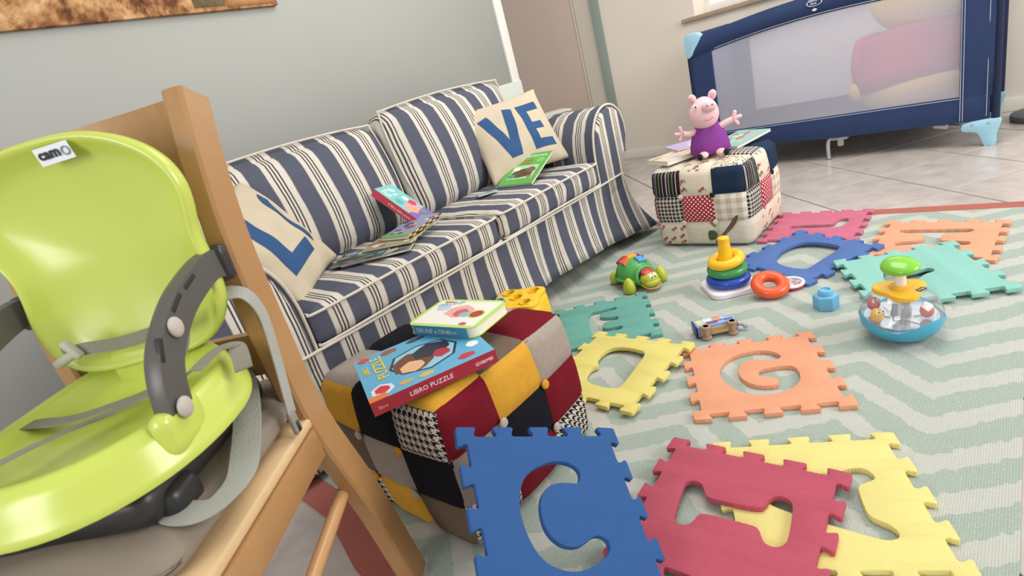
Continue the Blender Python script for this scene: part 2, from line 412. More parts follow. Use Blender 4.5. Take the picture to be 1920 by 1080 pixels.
for c, s in ((0.430, 1), (2.298, -1)):
    pr = armprof(c, s); bm = bmesh.new()
    nx = 10; rows = []
    for i in range(nx + 1):
        x = -2.24 + (0.81) * i / nx
        rows.append([bm.verts.new(SO @ Vector((x, p[0], p[1]))) for p in pr])
    for a, b in zip(rows, rows[1:]):
        for k in range(len(pr)): bm.faces.new((a[k], a[(k + 1) % len(pr)], b[(k + 1) % len(pr)], b[k]))
    bm.faces.new(rows[0][::-1]); bm.faces.new(rows[-1])
    arm = link('armrest', mesh(bm, 60), SX, sofa)
    ins = [(c + (p[0] - c) * 0.93, 0.40 + (p[1] - 0.40) * 0.965) for p in pr]
    bm = bmesh.new(); A = [bm.verts.new(SO @ Vector((-1.43, p[0], p[1]))) for p in ins]; B = [bm.verts.new(SO @ Vector((-1.414, c + (p[0] - c) * 0.86, 0.40 + (p[1] - 0.40) * 0.93))) for p in pr]
    for k in range(len(A)): bm.faces.new((A[k], A[(k + 1) % len(A)], B[(k + 1) % len(A)], B[k]))
    bm.faces.new(B); link('arm_panel', mesh(bm, 60), SY, arm)
    tube('piping', [SO @ Vector((-1.428, p[0], p[1])) for p in pr], 0.0055, pip, arm, 8, 4, up=(1, 0, 0))
def seat(y0, y1, z, mat):
    w = y1 - y0; cx_ = (-2.10 - 1.415) / 2
    o = sb('seat_cushion', (cx_, (y0 + y1) / 2, 0.335 + (z - 0.335) / 2), (0.685, w, z - 0.335), 0.03, mat, 12, (0.012, 0.004, 0.012))
    zt = z - 0.012; xf = -1.4155 + 0.004
    for zz, nm in ((zt, 'piping'), (0.343, 'piping')):
        P = [(-2.0, y0 + 0.01, zz), (-1.50, y0 + 0.008, zz), (xf - 0.03, y0 + 0.012, zz), (xf, y0 + 0.045, zz), (xf + 0.008, (y0 + y1) / 2, zz + 0.006), (xf, y1 - 0.045, zz), (xf - 0.03, y1 - 0.012, zz), (-1.5, y1 - 0.008, zz), (-2.0, y1 - 0.01, zz)]
        tube(nm, [SO @ Vector(p) for p in P], 0.0045, pip, o, 8, 5)
seat(0.602, 1.412, 0.447, SY); seat(1.420, 2.128, 0.45, SXr)
def backc(y0, y1, zc, h, mat, tilt, x):
    w = y1 - y0
    o = sb('back_cushion', (x, (y0 + y1) / 2, zc), (0.20, w, h), 0.075, mat, 12, (0.050, 0.008, 0.020), (0, tilt, 0))
    M = Matrix.Translation((x + 1.85, (y0 + y1) / 2 - 1.365, zc - FZ)) @ Euler((0, tilt, 0)).to_matrix().to_4x4()
    P = [(0.082, -w / 2 + 0.03, -h / 2 + 0.02), (0.084, -w / 2 + 0.008, 0), (0.084, -w / 2 + 0.02, h / 2 - 0.03), (0.086, -w / 2 + 0.06, h / 2 - 0.004), (0.09, 0, h / 2 + 0.008), (0.086, w / 2 - 0.06, h / 2 - 0.004), (0.084, w / 2 - 0.02, h / 2 - 0.03), (0.084, w / 2 - 0.008, 0), (0.082, w / 2 - 0.03, -h / 2 + 0.02)]
    tube('piping', [M @ Vector((p[0] - .012, p[1], p[2])) for p in P], 0.004, pip, o, 8, 6, up=(1, 0, 0))
backc(0.61, 1.395, 0.635, 0.44, SB, radians(-14), -1.965)
backc(1.405, 2.19, 0.655, 0.48, SB, radians(-12), -1.955)
# gathered skirt with folds, all round the seat
bm = bmesh.new(); path = []
def seg_(a, b, n): return [(a[0] + (b[0] - a[0]) * i / n, a[1] + (b[1] - a[1]) * i / n) for i in range(n)]
top = seg_((-2.25, 0.412), (-1.425, 0.412), 24) + seg_((-1.425, 0.412), (-1.425, 2.316), 120) + seg_((-1.425, 2.316), (-2.25, 2.316), 30)
rows = []; cxy = (-1.84, 1.365); N = len(top)
for i, (x, y) in enumerate(top):
    front = 24 <= i < 144; f = (i - 24) / 120.0
    nx_, ny_ = (1, 0) if front else ((0, -1) if i < 24 else (0, 1))
    if front and f < 0.06: ny_ = -(1 - f / 0.06); 
    if front and f > 0.92: ny_ = (f - 0.92) / 0.08
    if i >= 144 and i < 152: nx_ = 1 - (i - 144) / 8
    if i < 24 and i > 17: nx_ = (i - 17) / 7
    col_ = []
    for k in range(9):
        h = k / 8; z = 0.338 - (0.338 - (0.050 + (0.040 * sin(pi * min(1, max(0, (f - .12) / .84))) if front and 0.12 < f < 0.96 else -0.02) * (1 if front else .6))) * h
        wv = (sin(i * 0.42) + 0.7 * sin(i * 0.93 + 1.3)) * 0.006 * h + (0.012 * sin(i * 0.23) * h if front else 0.010 * sin(i * 0.5) * h)
        fl = 0.012 + 0.05 * h * h + (0.075 * h * h * max(0, (f - 0.86) / 0.14) if front else (0.075 * h * h if i >= 144 else 0.02 * h))
        col_.append(bm.verts.new(SO @ Vector((x + nx_ * (fl * 0.55 + wv), y + ny_ * (fl + wv), z + wv * 0.3))))
    rows.append(col_)
for a, b in zip(rows, rows[1:]):
    for k in range(8): bm.faces.new((a[k], b[k], b[k + 1], a[k + 1]))
sk = link('skirt', mesh(bm, 60), None, sofa)
sk.data.materials.append(SY); sk.data.materials.append(SX)
for p in sk.data.polygons:
    if abs(p.normal.y) > 0.75: p.material_index = 1
md = sk.modifiers.new('thick', 'SOLIDIFY'); md.thickness = 0.004
tube('piping', [SO @ Vector(p) for p in ((-1.41, 0.43, 0.338), (-1.408, 0.9, 0.334), (-1.407, 1.4, 0.338), (-1.408, 1.9, 0.335), (-1.41, 2.30, 0.338))], 0.005, pip, sk, 8, 8)

# scatter pillows
def pillow(root_name, label, cat, M, w, h, tk, mat, letters, group=None):
    root = thing(root_name, label, cat, M.translation, 0, group)
    L = Matrix.Translation(-M.translation) @ M
    def surf(u, v, side, off=0.0):
        x = u * w / 2 * (1 - 0.07 * (1 - v * v)); y = v * h / 2 * (1 - 0.07 * (1 - u * u))
        q = max(0.0, (1 - u * u)) ** 0.55 * max(0.0, (1 - v * v)) ** 0.55
        z = tk / 2 * q * (1 + 0.06 * sin(7 * u + 3 * v) + 0.04 * sin(11 * v - 4 * u)) + 0.0015 + off
        return Vector((x, y, side * z))
    bm = bmesh.new(); n = 24; G = {}
    for side in (1, -1):
        for i in range(n + 1):
            for j in range(n + 1):
                u = sin((-1 + 2 * i / n) * pi / 2) * .5 + (-1 + 2 * i / n) * .5; v_ = sin((-1 + 2 * j / n) * pi / 2) * .5 + (-1 + 2 * j / n) * .5
                G[side, i, j] = bm.verts.new(L @ surf(u, v_, side))
        for i in range(n):
            for j in range(n):
                f = [G[side, i, j], G[side, i + 1, j], G[side, i + 1, j + 1], G[side, i, j + 1]]
                bm.faces.new(f if side > 0 else f[::-1])
    bmesh.ops.remove_doubles(bm, verts=bm.verts, dist=0.0032)
    link('cover', mesh(bm), mat, root)
    blue = fabric('36557f')
    for polys in letters:
        me = shape_me(polys, 0.0002); b2 = bmesh.new(); b2.from_mesh(me); bpy.data.meshes.remove(me)
        kill = [f for f in b2.faces if f.normal.z < 0.5]; bmesh.ops.delete(b2, geom=kill, context='FACES')
        for _ in range(4):
            es = [e for e in b2.edges if e.calc_length() > 0.09]
            if not es: break
            bmesh.ops.subdivide_edges(b2, edges=es, cuts=1)
            bmesh.ops.triangulate(b2, faces=b2.faces)
        for v in b2.verts: v.co = L @ surf(v.co.x, v.co.y, 1, 0.0016)
        link('printed_letter', mesh(b2), blue, root)
    return root
linen = plain('c3b69f', 0.92, 0.12, 0.08, 12, 0.9, 11)
def rect(x0, y0, x1, y1): return [(x0, y0), (x1, y0), (x1, y1), (x0, y1)]
def frame3(bl, br, tl, push=0.0):
    bl = Vector(bl); br = Vector(br); tl = Vector(tl); x = (br - bl).normalized(); y0 = tl - bl; y = (y0 - x * y0.dot(x)).normalized(); z = x.cross(y)
    c = bl + (br - bl) / 2 + y0 / 2 + z * push
    return axesM(c, x, y, z), (br - bl).length, y0.length
Lp = [(-0.70, -0.62), (0.24, -0.62), (0.24, -0.36), (-0.40, -0.36), (-0.40, 0.62), (-0.70, 0.62)]
Oo = [(0.70 + 0.42 * cos(a) * 1.0, 0.0 + 0.66 * sin(a)) for a in [radians(k) for k in range(96, 238, 8)]]
Oi = [(0.78 + 0.34 * cos(a), 0.0 + 0.50 * sin(a)) for a in [radians(k) for k in range(230, 106, -8)]]
M, w_, h_ = frame3((-1.570, 0.700, 0.435), (-1.755, 0.925, 0.475), (-1.685, 0.535, 0.76), -0.01)
pillow('throw_pillow', 'cream linen cushion with blue L and O letters leaning at the near sofa arm', 'cushion', M, 0.38, 0.40, 0.13, linen, [[Lp], [Oo + Oi]], 'lettered cushions on the sofa')
M, w_, h_ = frame3((-1.712, 1.775, 0.478), (-1.567, 2.125, 0.49), (-1.88, 1.83, 0.803), -0.015)
Vp = [(-0.78, 0.55), (-0.52, 0.62), (-0.30, -0.18), (-0.12, 0.66), (0.10, 0.60), (-0.14, -0.62), (-0.42, -0.62)]
Ep = [(0.22, -0.62), (0.80, -0.62), (0.80, -0.40), (0.44, -0.40), (0.44, -0.12), (0.70, -0.12), (0.70, 0.08), (0.44, 0.08), (0.44, 0.40), (0.78, 0.40), (0.78, 0.62), (0.22, 0.62)]
pillow('throw_pillow', 'cream linen cushion with blue V and E letters at the far sofa arm', 'cushion', M, 0.42, 0.385, 0.12, linen, [[Vp], [Ep]], 'lettered cushions on the sofa')

# ------------------------------------------------------------ foam letter mats
HOLES = {"G":[[6.38,6.21],[6.14,6.71],[5.64,7.1],[5.15,7.26],[4.43,7.25],[3.66,7.06],[2.99,6.67],[2.5,6.05],[2.2,5.39],[2.13,4.63],[2.25,3.93],[2.56,3.14],[3.06,2.47],[3.58,2.08],[4.13,1.89],[4.8,1.82],[5.52,1.97],[6.18,2.33],[6.62,2.8],[6.87,3.44],[6.94,4.15],[6.79,4.74],[6.41,4.92],[5.86,4.93],[5.17,4.88],[4.72,4.79],[4.51,4.53],[4.48,4.16],[4.66,3.91],[5.14,3.77],[5.45,3.52],[5.53,3.21],[5.4,2.93],[5.02,2.78],[4.34,2.94],[3.81,3.31],[3.44,3.97],[3.35,4.61],[3.46,5.22],[3.74,5.81],[4.28,6.14],[4.85,6.06],[5.44,5.82],[5.86,5.74],[6.2,5.88]],"E":[[3.17,6.83],[4.52,6.85],[5.88,7.01],[5.99,6.66],[5.87,6.38],[5.05,6.3],[4.44,6.19],[4.29,5.79],[4.38,5.31],[5.26,4.96],[5.87,4.93],[5.96,4.48],[5.67,4.15],[5.07,4.26],[4.49,4.03],[4.31,3.53],[4.4,3.06],[5.04,2.94],[6.01,2.92],[6.06,2.46],[5.6,2.14],[4.75,2.24],[4.32,2.2],[3.89,2.16],[3.24,2.14],[3.23,4.24]],"B":[[6.15,6.89],[5.15,7.08],[4.19,7.18],[3.36,7.03],[2.77,6.65],[2.55,5.92],[2.59,5.25],[2.82,4.75],[3.38,4.27],[3.02,3.87],[3.01,3.23],[3.35,2.54],[3.77,2.17],[4.5,1.92],[5.3,1.88],[6.01,1.93],[6.53,2.09],[6.65,2.54],[6.43,4.58]],"D":[[6.21,7.34],[4.64,7.35],[3.28,7.09],[2.45,6.55],[2.1,5.45],[2.19,4.25],[2.69,3.09],[3.26,2.4],[4.09,1.88],[5.19,1.75],[6.17,1.88],[6.73,2.1],[6.96,2.35],[6.75,3.79],[6.55,5.77]],"L":[[1.98,4.14],[2.16,4.56],[4.1,4.6],[5.96,4.64],[6.13,5.05],[6.18,6.12],[6.78,6.4],[7.22,6.22],[7.31,4.93],[7.13,4.23],[6.78,3.73],[6.31,3.56],[4.35,3.51],[2.27,3.59]],"I":[[1.48,6.19],[1.62,6.57],[4.08,6.64],[6.64,6.91],[6.87,6.46],[6.75,6.01],[5.75,5.58],[4.89,5.4],[4.82,4.88],[4.94,4.13],[5.13,3.87],[6.83,3.94],[7.02,3.56],[6.95,2.98],[4.74,2.67],[2.09,2.45],[1.73,2.87],[1.82,3.46],[3.44,3.81],[3.7,4.33],[3.58,5.2],[3.22,5.55],[1.8,5.68]],"Y":[[7.01,6.28],[7.21,5.78],[7.1,5.56],[6.66,5.38],[6.31,5.22],[6.21,4.81],[6.17,4.18],[6.15,3.51],[6.33,3.19],[6.79,2.86],[7.02,2.46],[6.94,2.12],[6.62,1.98],[6.23,2.0],[5.44,2.37],[4.1,3.04],[2.87,3.69],[2.02,4.3],[2.49,5.07],[3.6,5.64],[4.89,5.87],[5.61,6.15],[6.26,6.43],[6.75,6.45]],"H":[[1.91,5.77],[2.29,6.08],[2.77,5.94],[3.05,5.49],[3.19,5.2],[3.56,5.15],[4.7,5.19],[5.76,5.33],[5.9,5.6],[5.95,6.06],[6.24,6.4],[6.73,6.38],[7.02,6.09],[7.14,5.3],[7.25,4.2],[7.24,3.71],[7.02,3.37],[6.67,3.26],[6.34,3.38],[6.1,3.84],[5.92,4.1],[5.67,4.14],[4.5,4.12],[3.52,4.06],[3.26,3.9],[3.21,3.42],[3.02,3.07],[2.64,2.99],[2.31,3.12],[2.18,3.57],[2.02,4.7],[1.92,5.49]],"K":[[4.62,5.69],[4.29,5.7],[4.04,5.43],[4.11,5.02],[4.32,4.42],[4.27,3.67],[3.64,3.4],[2.52,4.1],[1.87,4.08],[2.25,3.53],[2.98,2.85],[3.97,2.35],[5.02,2.09],[5.94,2.26],[6.16,2.8],[6.27,3.25],[6.71,3.44],[7.39,3.4],[7.85,3.69],[7.24,4.09],[6.81,4.13],[6.25,4.06],[5.71,4.1],[5.31,4.46],[4.91,5.06],[4.89,5.44]],"C":[[6.09,6.29],[6.08,6.6],[5.84,6.89],[5.32,7.09],[4.66,7.1],[3.87,6.87],[3.22,6.51],[2.8,6.04],[2.52,5.4],[2.37,4.65],[2.41,3.91],[2.57,3.2],[2.88,2.56],[3.39,2.15],[4.03,1.94],[4.67,1.91],[5.49,2.14],[6.09,2.4],[6.42,2.76],[6.41,3.12],[6.11,3.36],[5.73,3.37],[5.34,3.17],[4.81,2.95],[4.24,3.0],[3.8,3.26],[3.5,3.7],[3.4,4.24],[3.48,4.93],[3.75,5.48],[4.2,5.83],[4.79,5.95],[5.42,5.89],[5.81,5.85]]}
MS = 0.36; MT = 0.0125
def mat_outline(S):
    u = S / 9.0; dp = 0.060 * S; fl = 0.13 * u; side = []
    # one side runs from the left corner to the right corner, outer line y=0, notches go inward (-dp)
    for k in range(4):
        a = (1 + 2 * k) * u; b = a + u
        side += [(a + fl * .4, 0), (a - fl, -dp * .75), (a - fl * .4, -dp), (b + fl * .4, -dp), (b + fl, -dp * .75), (b - fl * .4, 0)]
    side = [(fl * .5, 0)] + side
    P = []
    for q in range(4):
        ang = -q * pi / 2
        for (x, y) in side:
            X = x - S / 2; Y = y + S / 2
            P.append((X * cos(ang) - Y * sin(ang), X * sin(ang) + Y * cos(ang)))
    out = []
    n = len(P)
    for i in range(n):      # tiny corner rounding
        p, q, r = P[i - 1], P[i], P[(i + 1) % n]
        da = math.hypot(p[0] - q[0], p[1] - q[1]); db = math.hypot(r[0] - q[0], r[1] - q[1])
        ka = min(0.003 / da, .3); kb = min(0.003 / db, .3)
        out.append((q[0] + (p[0] - q[0]) * ka, q[1] + (p[1] - q[1]) * ka)); out.append((q[0] + (r[0] - q[0]) * kb, q[1] + (r[1] - q[1]) * kb))
    return out
def foam(c):
    t = NT('foam'); v, xyz = t.coord()
    x = t.n('ShaderNodeHueSaturation'); x.inputs['Color'].default_value = rgb(c); a = t.math('SINE', t.math('MULTIPLY', xyz[0], 1250)); b = t.math('SINE', t.math('MULTIPLY', xyz[1], 1500)); ab = t.math('MULTIPLY', a, b)
    t.l(t.math('ADD', t.math('MULTIPLY_ADD', t.noise(v, 9, 2), 0.08, 0.96), t.math('MULTIPLY', ab, 0.045)), x.inputs['Value']); t.l(x.outputs[0], t.b.inputs['Base Color'])
    t.bump(ab, 0.6, 0.0018); return t.surf(0.7, 0.25)
def mat_piece(key, label, colr, M, S=MS):
    h = chaikin([((x - 4.5) * S / 9, (y - 4.5) * S / 9) for x, y in HOLES[key]], 2)
    me = shape_me([mat_outline(S), h], MT, 0.0008); me.materials.clear()
    bm = bmesh.new(); bm.from_mesh(me); bmesh.ops.remove_doubles(bm, verts=bm.verts, dist=1e-6); bpy.data.meshes.remove(me)
    o = link('foam_mat', mesh(bm, 30), foam(colr)); o.matrix_world = M
    return tag(o, label, 'play mat', 'foam alphabet mats')
def flat(x, y, deg, z=0.0005, dx=0.0, dy=0.0):
    """dx, dy: rise of the right edge and of the top edge in metres"""
    return Matrix.Translation((x, y, z + abs(dx) * 0 )) @ Matrix.Rotation(radians(deg), 4, 'Z') @ Matrix.Rotation(-math.asin(dx / MS), 4, 'Y') @ Matrix.Rotation(math.asin(dy / MS), 4, 'X')
mat_piece('G', 'orange foam mat with a cut-out letter G in the middle of the rug', 'eba582', flat(-.4868, 1.2688, 28.9))
mat_piece('E', 'dark teal foam mat with a cut-out letter E', '6caa9e', flat(-1.0769, 1.4512, 36.4))
mat_piece('B', 'yellow foam mat with a cut-out letter B beside the dark patchwork pouf', 'e8da80', flat(-.8786, 1.1809, -3.0, 0.008, 0.013, 0.010))
mat_piece('L', 'pink foam mat with a cut-out letter L beside the pale patchwork pouf', 'cc7089', flat(-.6119, 2.3973, .3))
mat_piece('I', 'far orange foam mat with a cut-out letter I near the rug end', 'eda886', flat(-.2012, 2.2335, -4.))
mat_piece('D', 'blue foam mat with a cut-out letter D lying over the pink and orange mats', '5676b4', flat(-.5748, 2.0666, -27.6, 0.0075, 0.0, 0.0145))
mat_piece('K', 'pale turquoise foam mat behind the clear spinning toy', '92ccc0', flat(-.2173, 1.9121, -61.1, 0.0135, -0.013, 0.004))
mat_piece('Y', 'large yellow foam mat in front, half under the red one', 'efe08e', flat(-.2484, .8811, 26.9))
mat_piece('H', 'red foam mat with a cut-out letter H lying on the yellow one', 'bd5568', flat(-.380, .766, 3.3, 0.0132))
Rc = Matrix(((0.4246, -0.6553, 0.6247), (0.7837, 0.6115, 0.1088), (-0.4533, 0.4434, 0.7732))).to_4x4()
Mc = Matrix.Translation((-0.5461, 0.5072, 0.1909)) @ Rc @ Matrix.Translation((0, 0, -MT))
mat_piece('C', 'blue foam mat with a cut-out letter C propped against the dark patchwork pouf', '315b95', Mc, 0.335)

# ------------------------------------------------------------ patchwork poufs
def uvpat(kind):
    if kind in _pc: return _pc[kind]
    t = NT(kind); uv = t.n('ShaderNodeUVMap'); sp = t.n('ShaderNodeSeparateXYZ'); t.l(uv.outputs[0], sp.inputs[0]); U, V = sp.outputs[0], sp.outputs[1]
    fr = lambda a, k: t.math('FRACT', t.math('MULTIPLY', a, k))
    big = t.n('ShaderNodeVectorMath', operation='SCALE'); t.l(uv.outputs[0], big.inputs[0]); big.inputs['Scale'].default_value = 1.0
    if kind.startswith('hound'):
        k = 58.0
        w = t.math('LESS_THAN', fr(U, k), .5); f = t.math('LESS_THAN', fr(V, k), .5); d = t.math('LESS_THAN', t.math('FRACT', t.math('MULTIPLY', t.math('ADD', U, V), 2 * k)), .5)
        m = t.math('ADD', t.math('MULTIPLY', w, d), t.math('MULTIPLY', f, t.math('SUBTRACT', 1.0, d)))
        t.col(t.mix(m, 'c9c1b6', '1d1b1f'))
    elif kind == 'red_check':
        k = 66.0
        a = t.math('LESS_THAN', fr(t.math('ADD', U, V), k * .8), .5); b = t.math('LESS_THAN', fr(t.math('SUBTRACT', U, V), k * .8), .5)
        m = t.math('MAXIMUM', a, b); t.col(t.mix(m, 'e8dcd4', 'a8283c'))
    elif kind == 'gingham':
        k = 24.0
        a = t.math('LESS_THAN', fr(U, k), .5); b = t.math('LESS_THAN', fr(V, k), .5)
        t.col(t.mix(t.math('MULTIPLY', t.math('ADD', a, b), .5), 'e6ddd0', 'bfae9c'))
    elif kind == 'dark_stripe':
        t.col(t.ramp(fr(U, 16.0), [(0, '3a1c24'), (.14, 'a9a2a4'), (.24, '23232a'), (.36, '8a8790'), (.44, '1f2a22'), (.6, '6b6f55'), (.7, '2a1d20'), (.86, 'b3aeb0'), (.92, '27242c')], True))
    elif kind == 'floral':
        vo = t.n('ShaderNodeTexVoronoi', voronoi_dimensions='2D'); vo.inputs['Scale'].default_value = 24; vo.inputs['Randomness'].default_value = .75; t.l(uv.outputs[0], vo.inputs['Vector'])
        nz = t.noise(uv.outputs[0], 130, 3, .7); d = t.math('ADD', vo.outputs['Distance'], t.math('MULTIPLY_ADD', nz, .5, -.25))
        vo2 = t.n('ShaderNodeTexVoronoi', voronoi_dimensions='2D'); vo2.inputs['Scale'].default_value = 24; vo2.inputs['Randomness'].default_value = .75
        sh = t.n('ShaderNodeVectorMath', operation='ADD'); sh.inputs[1].default_value = (.011, .009, 0); t.l(uv.outputs[0], sh.inputs[0]); t.l(sh.outputs[0], vo2.inputs['Vector'])
        d2 = t.math('ADD', vo2.outputs['Distance'], t.math('MULTIPLY_ADD', nz, .55, -.27))
        cs = t.n('ShaderNodeSeparateColor'); t.l(vo.outputs['Color'], cs.inputs[0]); pick = t.math('GREATER_THAN', cs.outputs[0], .45); c = t.mix(t.math('MULTIPLY', pick, t.math('LESS_THAN', d2, .19)), 'ded0bd', '7b8a68')
        t.col(t.mix(t.math('MULTIPLY', pick, t.math('LESS_THAN', d, .17)), c, 'b8485a'))
    elif kind == 'flourish':
        nz = t.noise(uv.outputs[0], 38, 3, .6); m = t.math('LESS_THAN', t.math('ABSOLUTE', t.math('SUBTRACT', nz, .5)), .022)
        m2 = t.math('GREATER_THAN', nz, .64)
        t.col(t.mix(m2, t.mix(m, 'e0d4c0', '454048'), 'c6a955'))
    t.bump(t.noise(uv.outputs[0], 900, 2), .25, .003)
    _pc[kind] = t.surf(.92, .12); return _pc[kind]
def pouf(root_loc, size, faces, label, rotz, buttons, bulge=0.012, rc=0.024):
    root = thing('patchwork_pouf', label, 'pouf', root_loc, rotz, 'patchwork poufs')
    w, d, h = size
    def S(face, u, v, off):
        # u, v in 0..1 on the face -> point on the rounded, bulging cube
        a = (u - .5) * 2; b = (v - .5) * 2
        if face == 'top': n = Vector((0, 0, 1)); p = Vector((a, b, 1))
        elif face == '-y': n = Vector((0, -1, 0)); p = Vector((a, -1, b))
        elif face == '+x': n = Vector((1, 0, 0)); p = Vector((1, a, b))
        elif face == '-x': n = Vector((-1, 0, 0)); p = Vector((-1, -a, b))
        else: n = Vector((0, 1, 0)); p = Vector((-a, 1, b))
        half = Vector((w / 2, d / 2, h / 2)); q = Vector((p.x * half.x, p.y * half.y, p.z * half.z))
        inner = Vector([max(-(half[i] - rc), min(half[i] - rc, q[i])) for i in range(3)]); dv = q - inner
        m = max(abs(dv[i]) for i in range(3)); pt = inner + dv.normalized() * m
        bl = (1 - a * a) * (1 - b * b)
        side = 1 + 0.03 * (1 - p.z * p.z) if face != 'top' else 1
        pt = Vector((pt.x * side, pt.y * side, pt.z)) + n * (bulge * bl + off)
        tp = 1.0 + 0.035 * (-pt.z / half.z - 0.2) * 0
        return Vector((pt.x, pt.y, pt.z + h / 2))
    bm = bmesh.new(); rbox_bm(bm, (w - .012, d - .012, h - .008), rc, 8, (0.006, .006, .006), Matrix.Translation((0, 0, h / 2)))
    link('body', mesh(bm), fabric('5a5048'), root)
    for face, grid in faces.items():
        R_ = len(grid)
        for r, row in enumerate(grid):
            Cn = len(row)
            for c, mt_ in enumerate(row):
                bm = bmesh.new(); uvl = bm.loops.layers.uv.new('UVMap'); n = 7; V = []
                u0, u1 = c / Cn, (c + 1) / Cn; v1, v0 = 1 - r / R_, 1 - (r + 1) / R_
                fw, fh = (w, h) if face in ('-y', '+y') else ((d, h) if face != 'top' else (w, d))
                for i in range(n + 1):
                    for j in range(n + 1):
                        a = i / n; b = j / n; pu = (1 - (2 * a - 1) ** 6) * (1 - (2 * b - 1) ** 6)
                        V.append((bm.verts.new(S(face, u0 + (u1 - u0) * a, v0 + (v1 - v0) * b, -.005 + .009 * pu)), ((u0 + (u1 - u0) * a) * fw + r * .013, (v0 + (v1 - v0) * b) * fh + c * .007)))
                for i in range(n):
                    for j in range(n):
                        k = [i * (n + 1) + j, (i + 1) * (n + 1) + j, (i + 1) * (n + 1) + j + 1, i * (n + 1) + j + 1]
                        f = bm.faces.new([V[q][0] for q in k])
                        for lp, q in zip(f.loops, k): lp[uvl].uv = V[q][1]
                if isinstance(mt_, str): m_ = uvpat(mt_) if not mt_.startswith('#') else fabric(mt_[1:], .12, 700)
                link('patch', mesh(bm), m_, root)
    for face, u, v, c in buttons:
        p = S(face, u, v, .002); n = {'top': Vector((0, 0, 1)), '-y': Vector((0, -1, 0)), '+x': Vector((1, 0, 0))}[face]
        M_ = n.to_track_quat('Z', 'Y').to_matrix().to_4x4()
        lathe('button', [(0, -.004), (.009, -.002), (.0115, .001), (.009, .0055), (0, .0075)], fabric(c), root, 14, Matrix.Translation(p) @ M_)
    return root
RD, YL, NVY, GY, BR, BG, HF = '#701422', '#cf9a35', '#15171f', '#a0958a', '#6c5c4e', '#8b8076', 'hound'
pouf((-1.010, 0.700, 0), (0.44, 0.435, 0.352), {
    '+x': [[RD, YL, GY], [BG, NVY, RD], ['hound', RD, 'hound']],
    '-y': [[YL, NVY, 'hound'], [BR, GY, NVY], ['hound', YL, BR]],
    'top': [[YL, GY, RD], [NVY, YL, BR], [GY, NVY, YL]],
    '-x': [[GY, RD, NVY], [YL, BR, 'hound'], [RD, NVY, GY]], '+y': [[NVY, YL, RD], [BR, GY, YL], [YL, 'hound', NVY]]},
    'dark patchwork cube pouf in mustard, burgundy and houndstooth near the chair', 0.0,
    [('+x', 1 / 3, 2 / 3, 'b8ada0'), ('+x', 2 / 3, 2 / 3, 'd39a35'), ('+x', 1 / 3, 1 / 3, 'd39a35'), ('+x', 2 / 3, 1 / 3, 'b8ada0'), ('-y', 1 / 3, 2 / 3, 'b8ada0'), ('-y', 2 / 3, 2 / 3, 'd39a35'), ('-y', 1 / 3, 1 / 3, 'd39a35'), ('-y', 2 / 3, 1 / 3, 'b8ada0')])
CR = '#d8cfbe'; NB = '#22334a'
pouf((-1.005, 2.400, 0), (0.405, 0.405, 0.352), {
    '-y': [['dark_stripe', 'floral', NB], ['hound', 'red_check', 'gingham'], ['floral', CR, CR]],
    '+x': [['dark_stripe', 'floral', NB], ['hound', 'red_check', 'gingham'], [CR, 'floral', 'floral']],
    'top': [[CR, 'floral', NB], ['floral', CR, 'hound'], [CR, 'floral', 'flourish']],
    '-x': [['floral', CR, NB], ['gingham', 'hound', 'red_check'], [CR, CR, 'floral']], '+y': [[CR, 'floral', NB], ['red_check', 'gingham', CR], [CR, 'floral', CR]]},
    'pale patchwork cube pouf with florals, houndstooth and navy squares', 0.0,
    [('-y', 1 / 3, 2 / 3, 'd8cfbe'), ('-y', 2 / 3, 2 / 3, '2a2a2c'), ('-y', 1 / 3, 1 / 3, 'd8cfbe'), ('-y', 2 / 3, 1 / 3, 'd8cfbe'), ('+x', 2 / 3, 2 / 3, '2a2a2c')])

pp = [o for o in bpy.data.objects if o.name == 'patchwork_pouf.001'][0]
plate('printed_branch', [chaikin([(.02, .005), (.05, .03), (.09, .075), (.125, .125), (.137, .118), (.115, .075), (.07, .035), (.045, .0)], 1)], .0012, fabric('6e5748', .3, 300), pp, axesM((.03, -.2175, .02), (1, 0, 0), (0, 0, 1), (0, -1, 0)))
plate('printed_leaf', [chaikin([(-.005, .02), (.03, .03), (.035, .055), (.02, .07), (-.005, .068)], 1)], .0012, fabric('4f5a34', .3, 300), pp, axesM((.035, -.2172, .01), (1, 0, 0), (0, 0, 1), (0, -1, 0)))
plate('printed_leaf', [chaikin([(0, .10), (.018, .095), (.03, .07), (.012, .08)], 1)], .0012, fabric('8a7a5c', .3, 300), pp, axesM((.04, -.2172, .02), (1, 0, 0), (0, 0, 1), (0, -1, 0)))

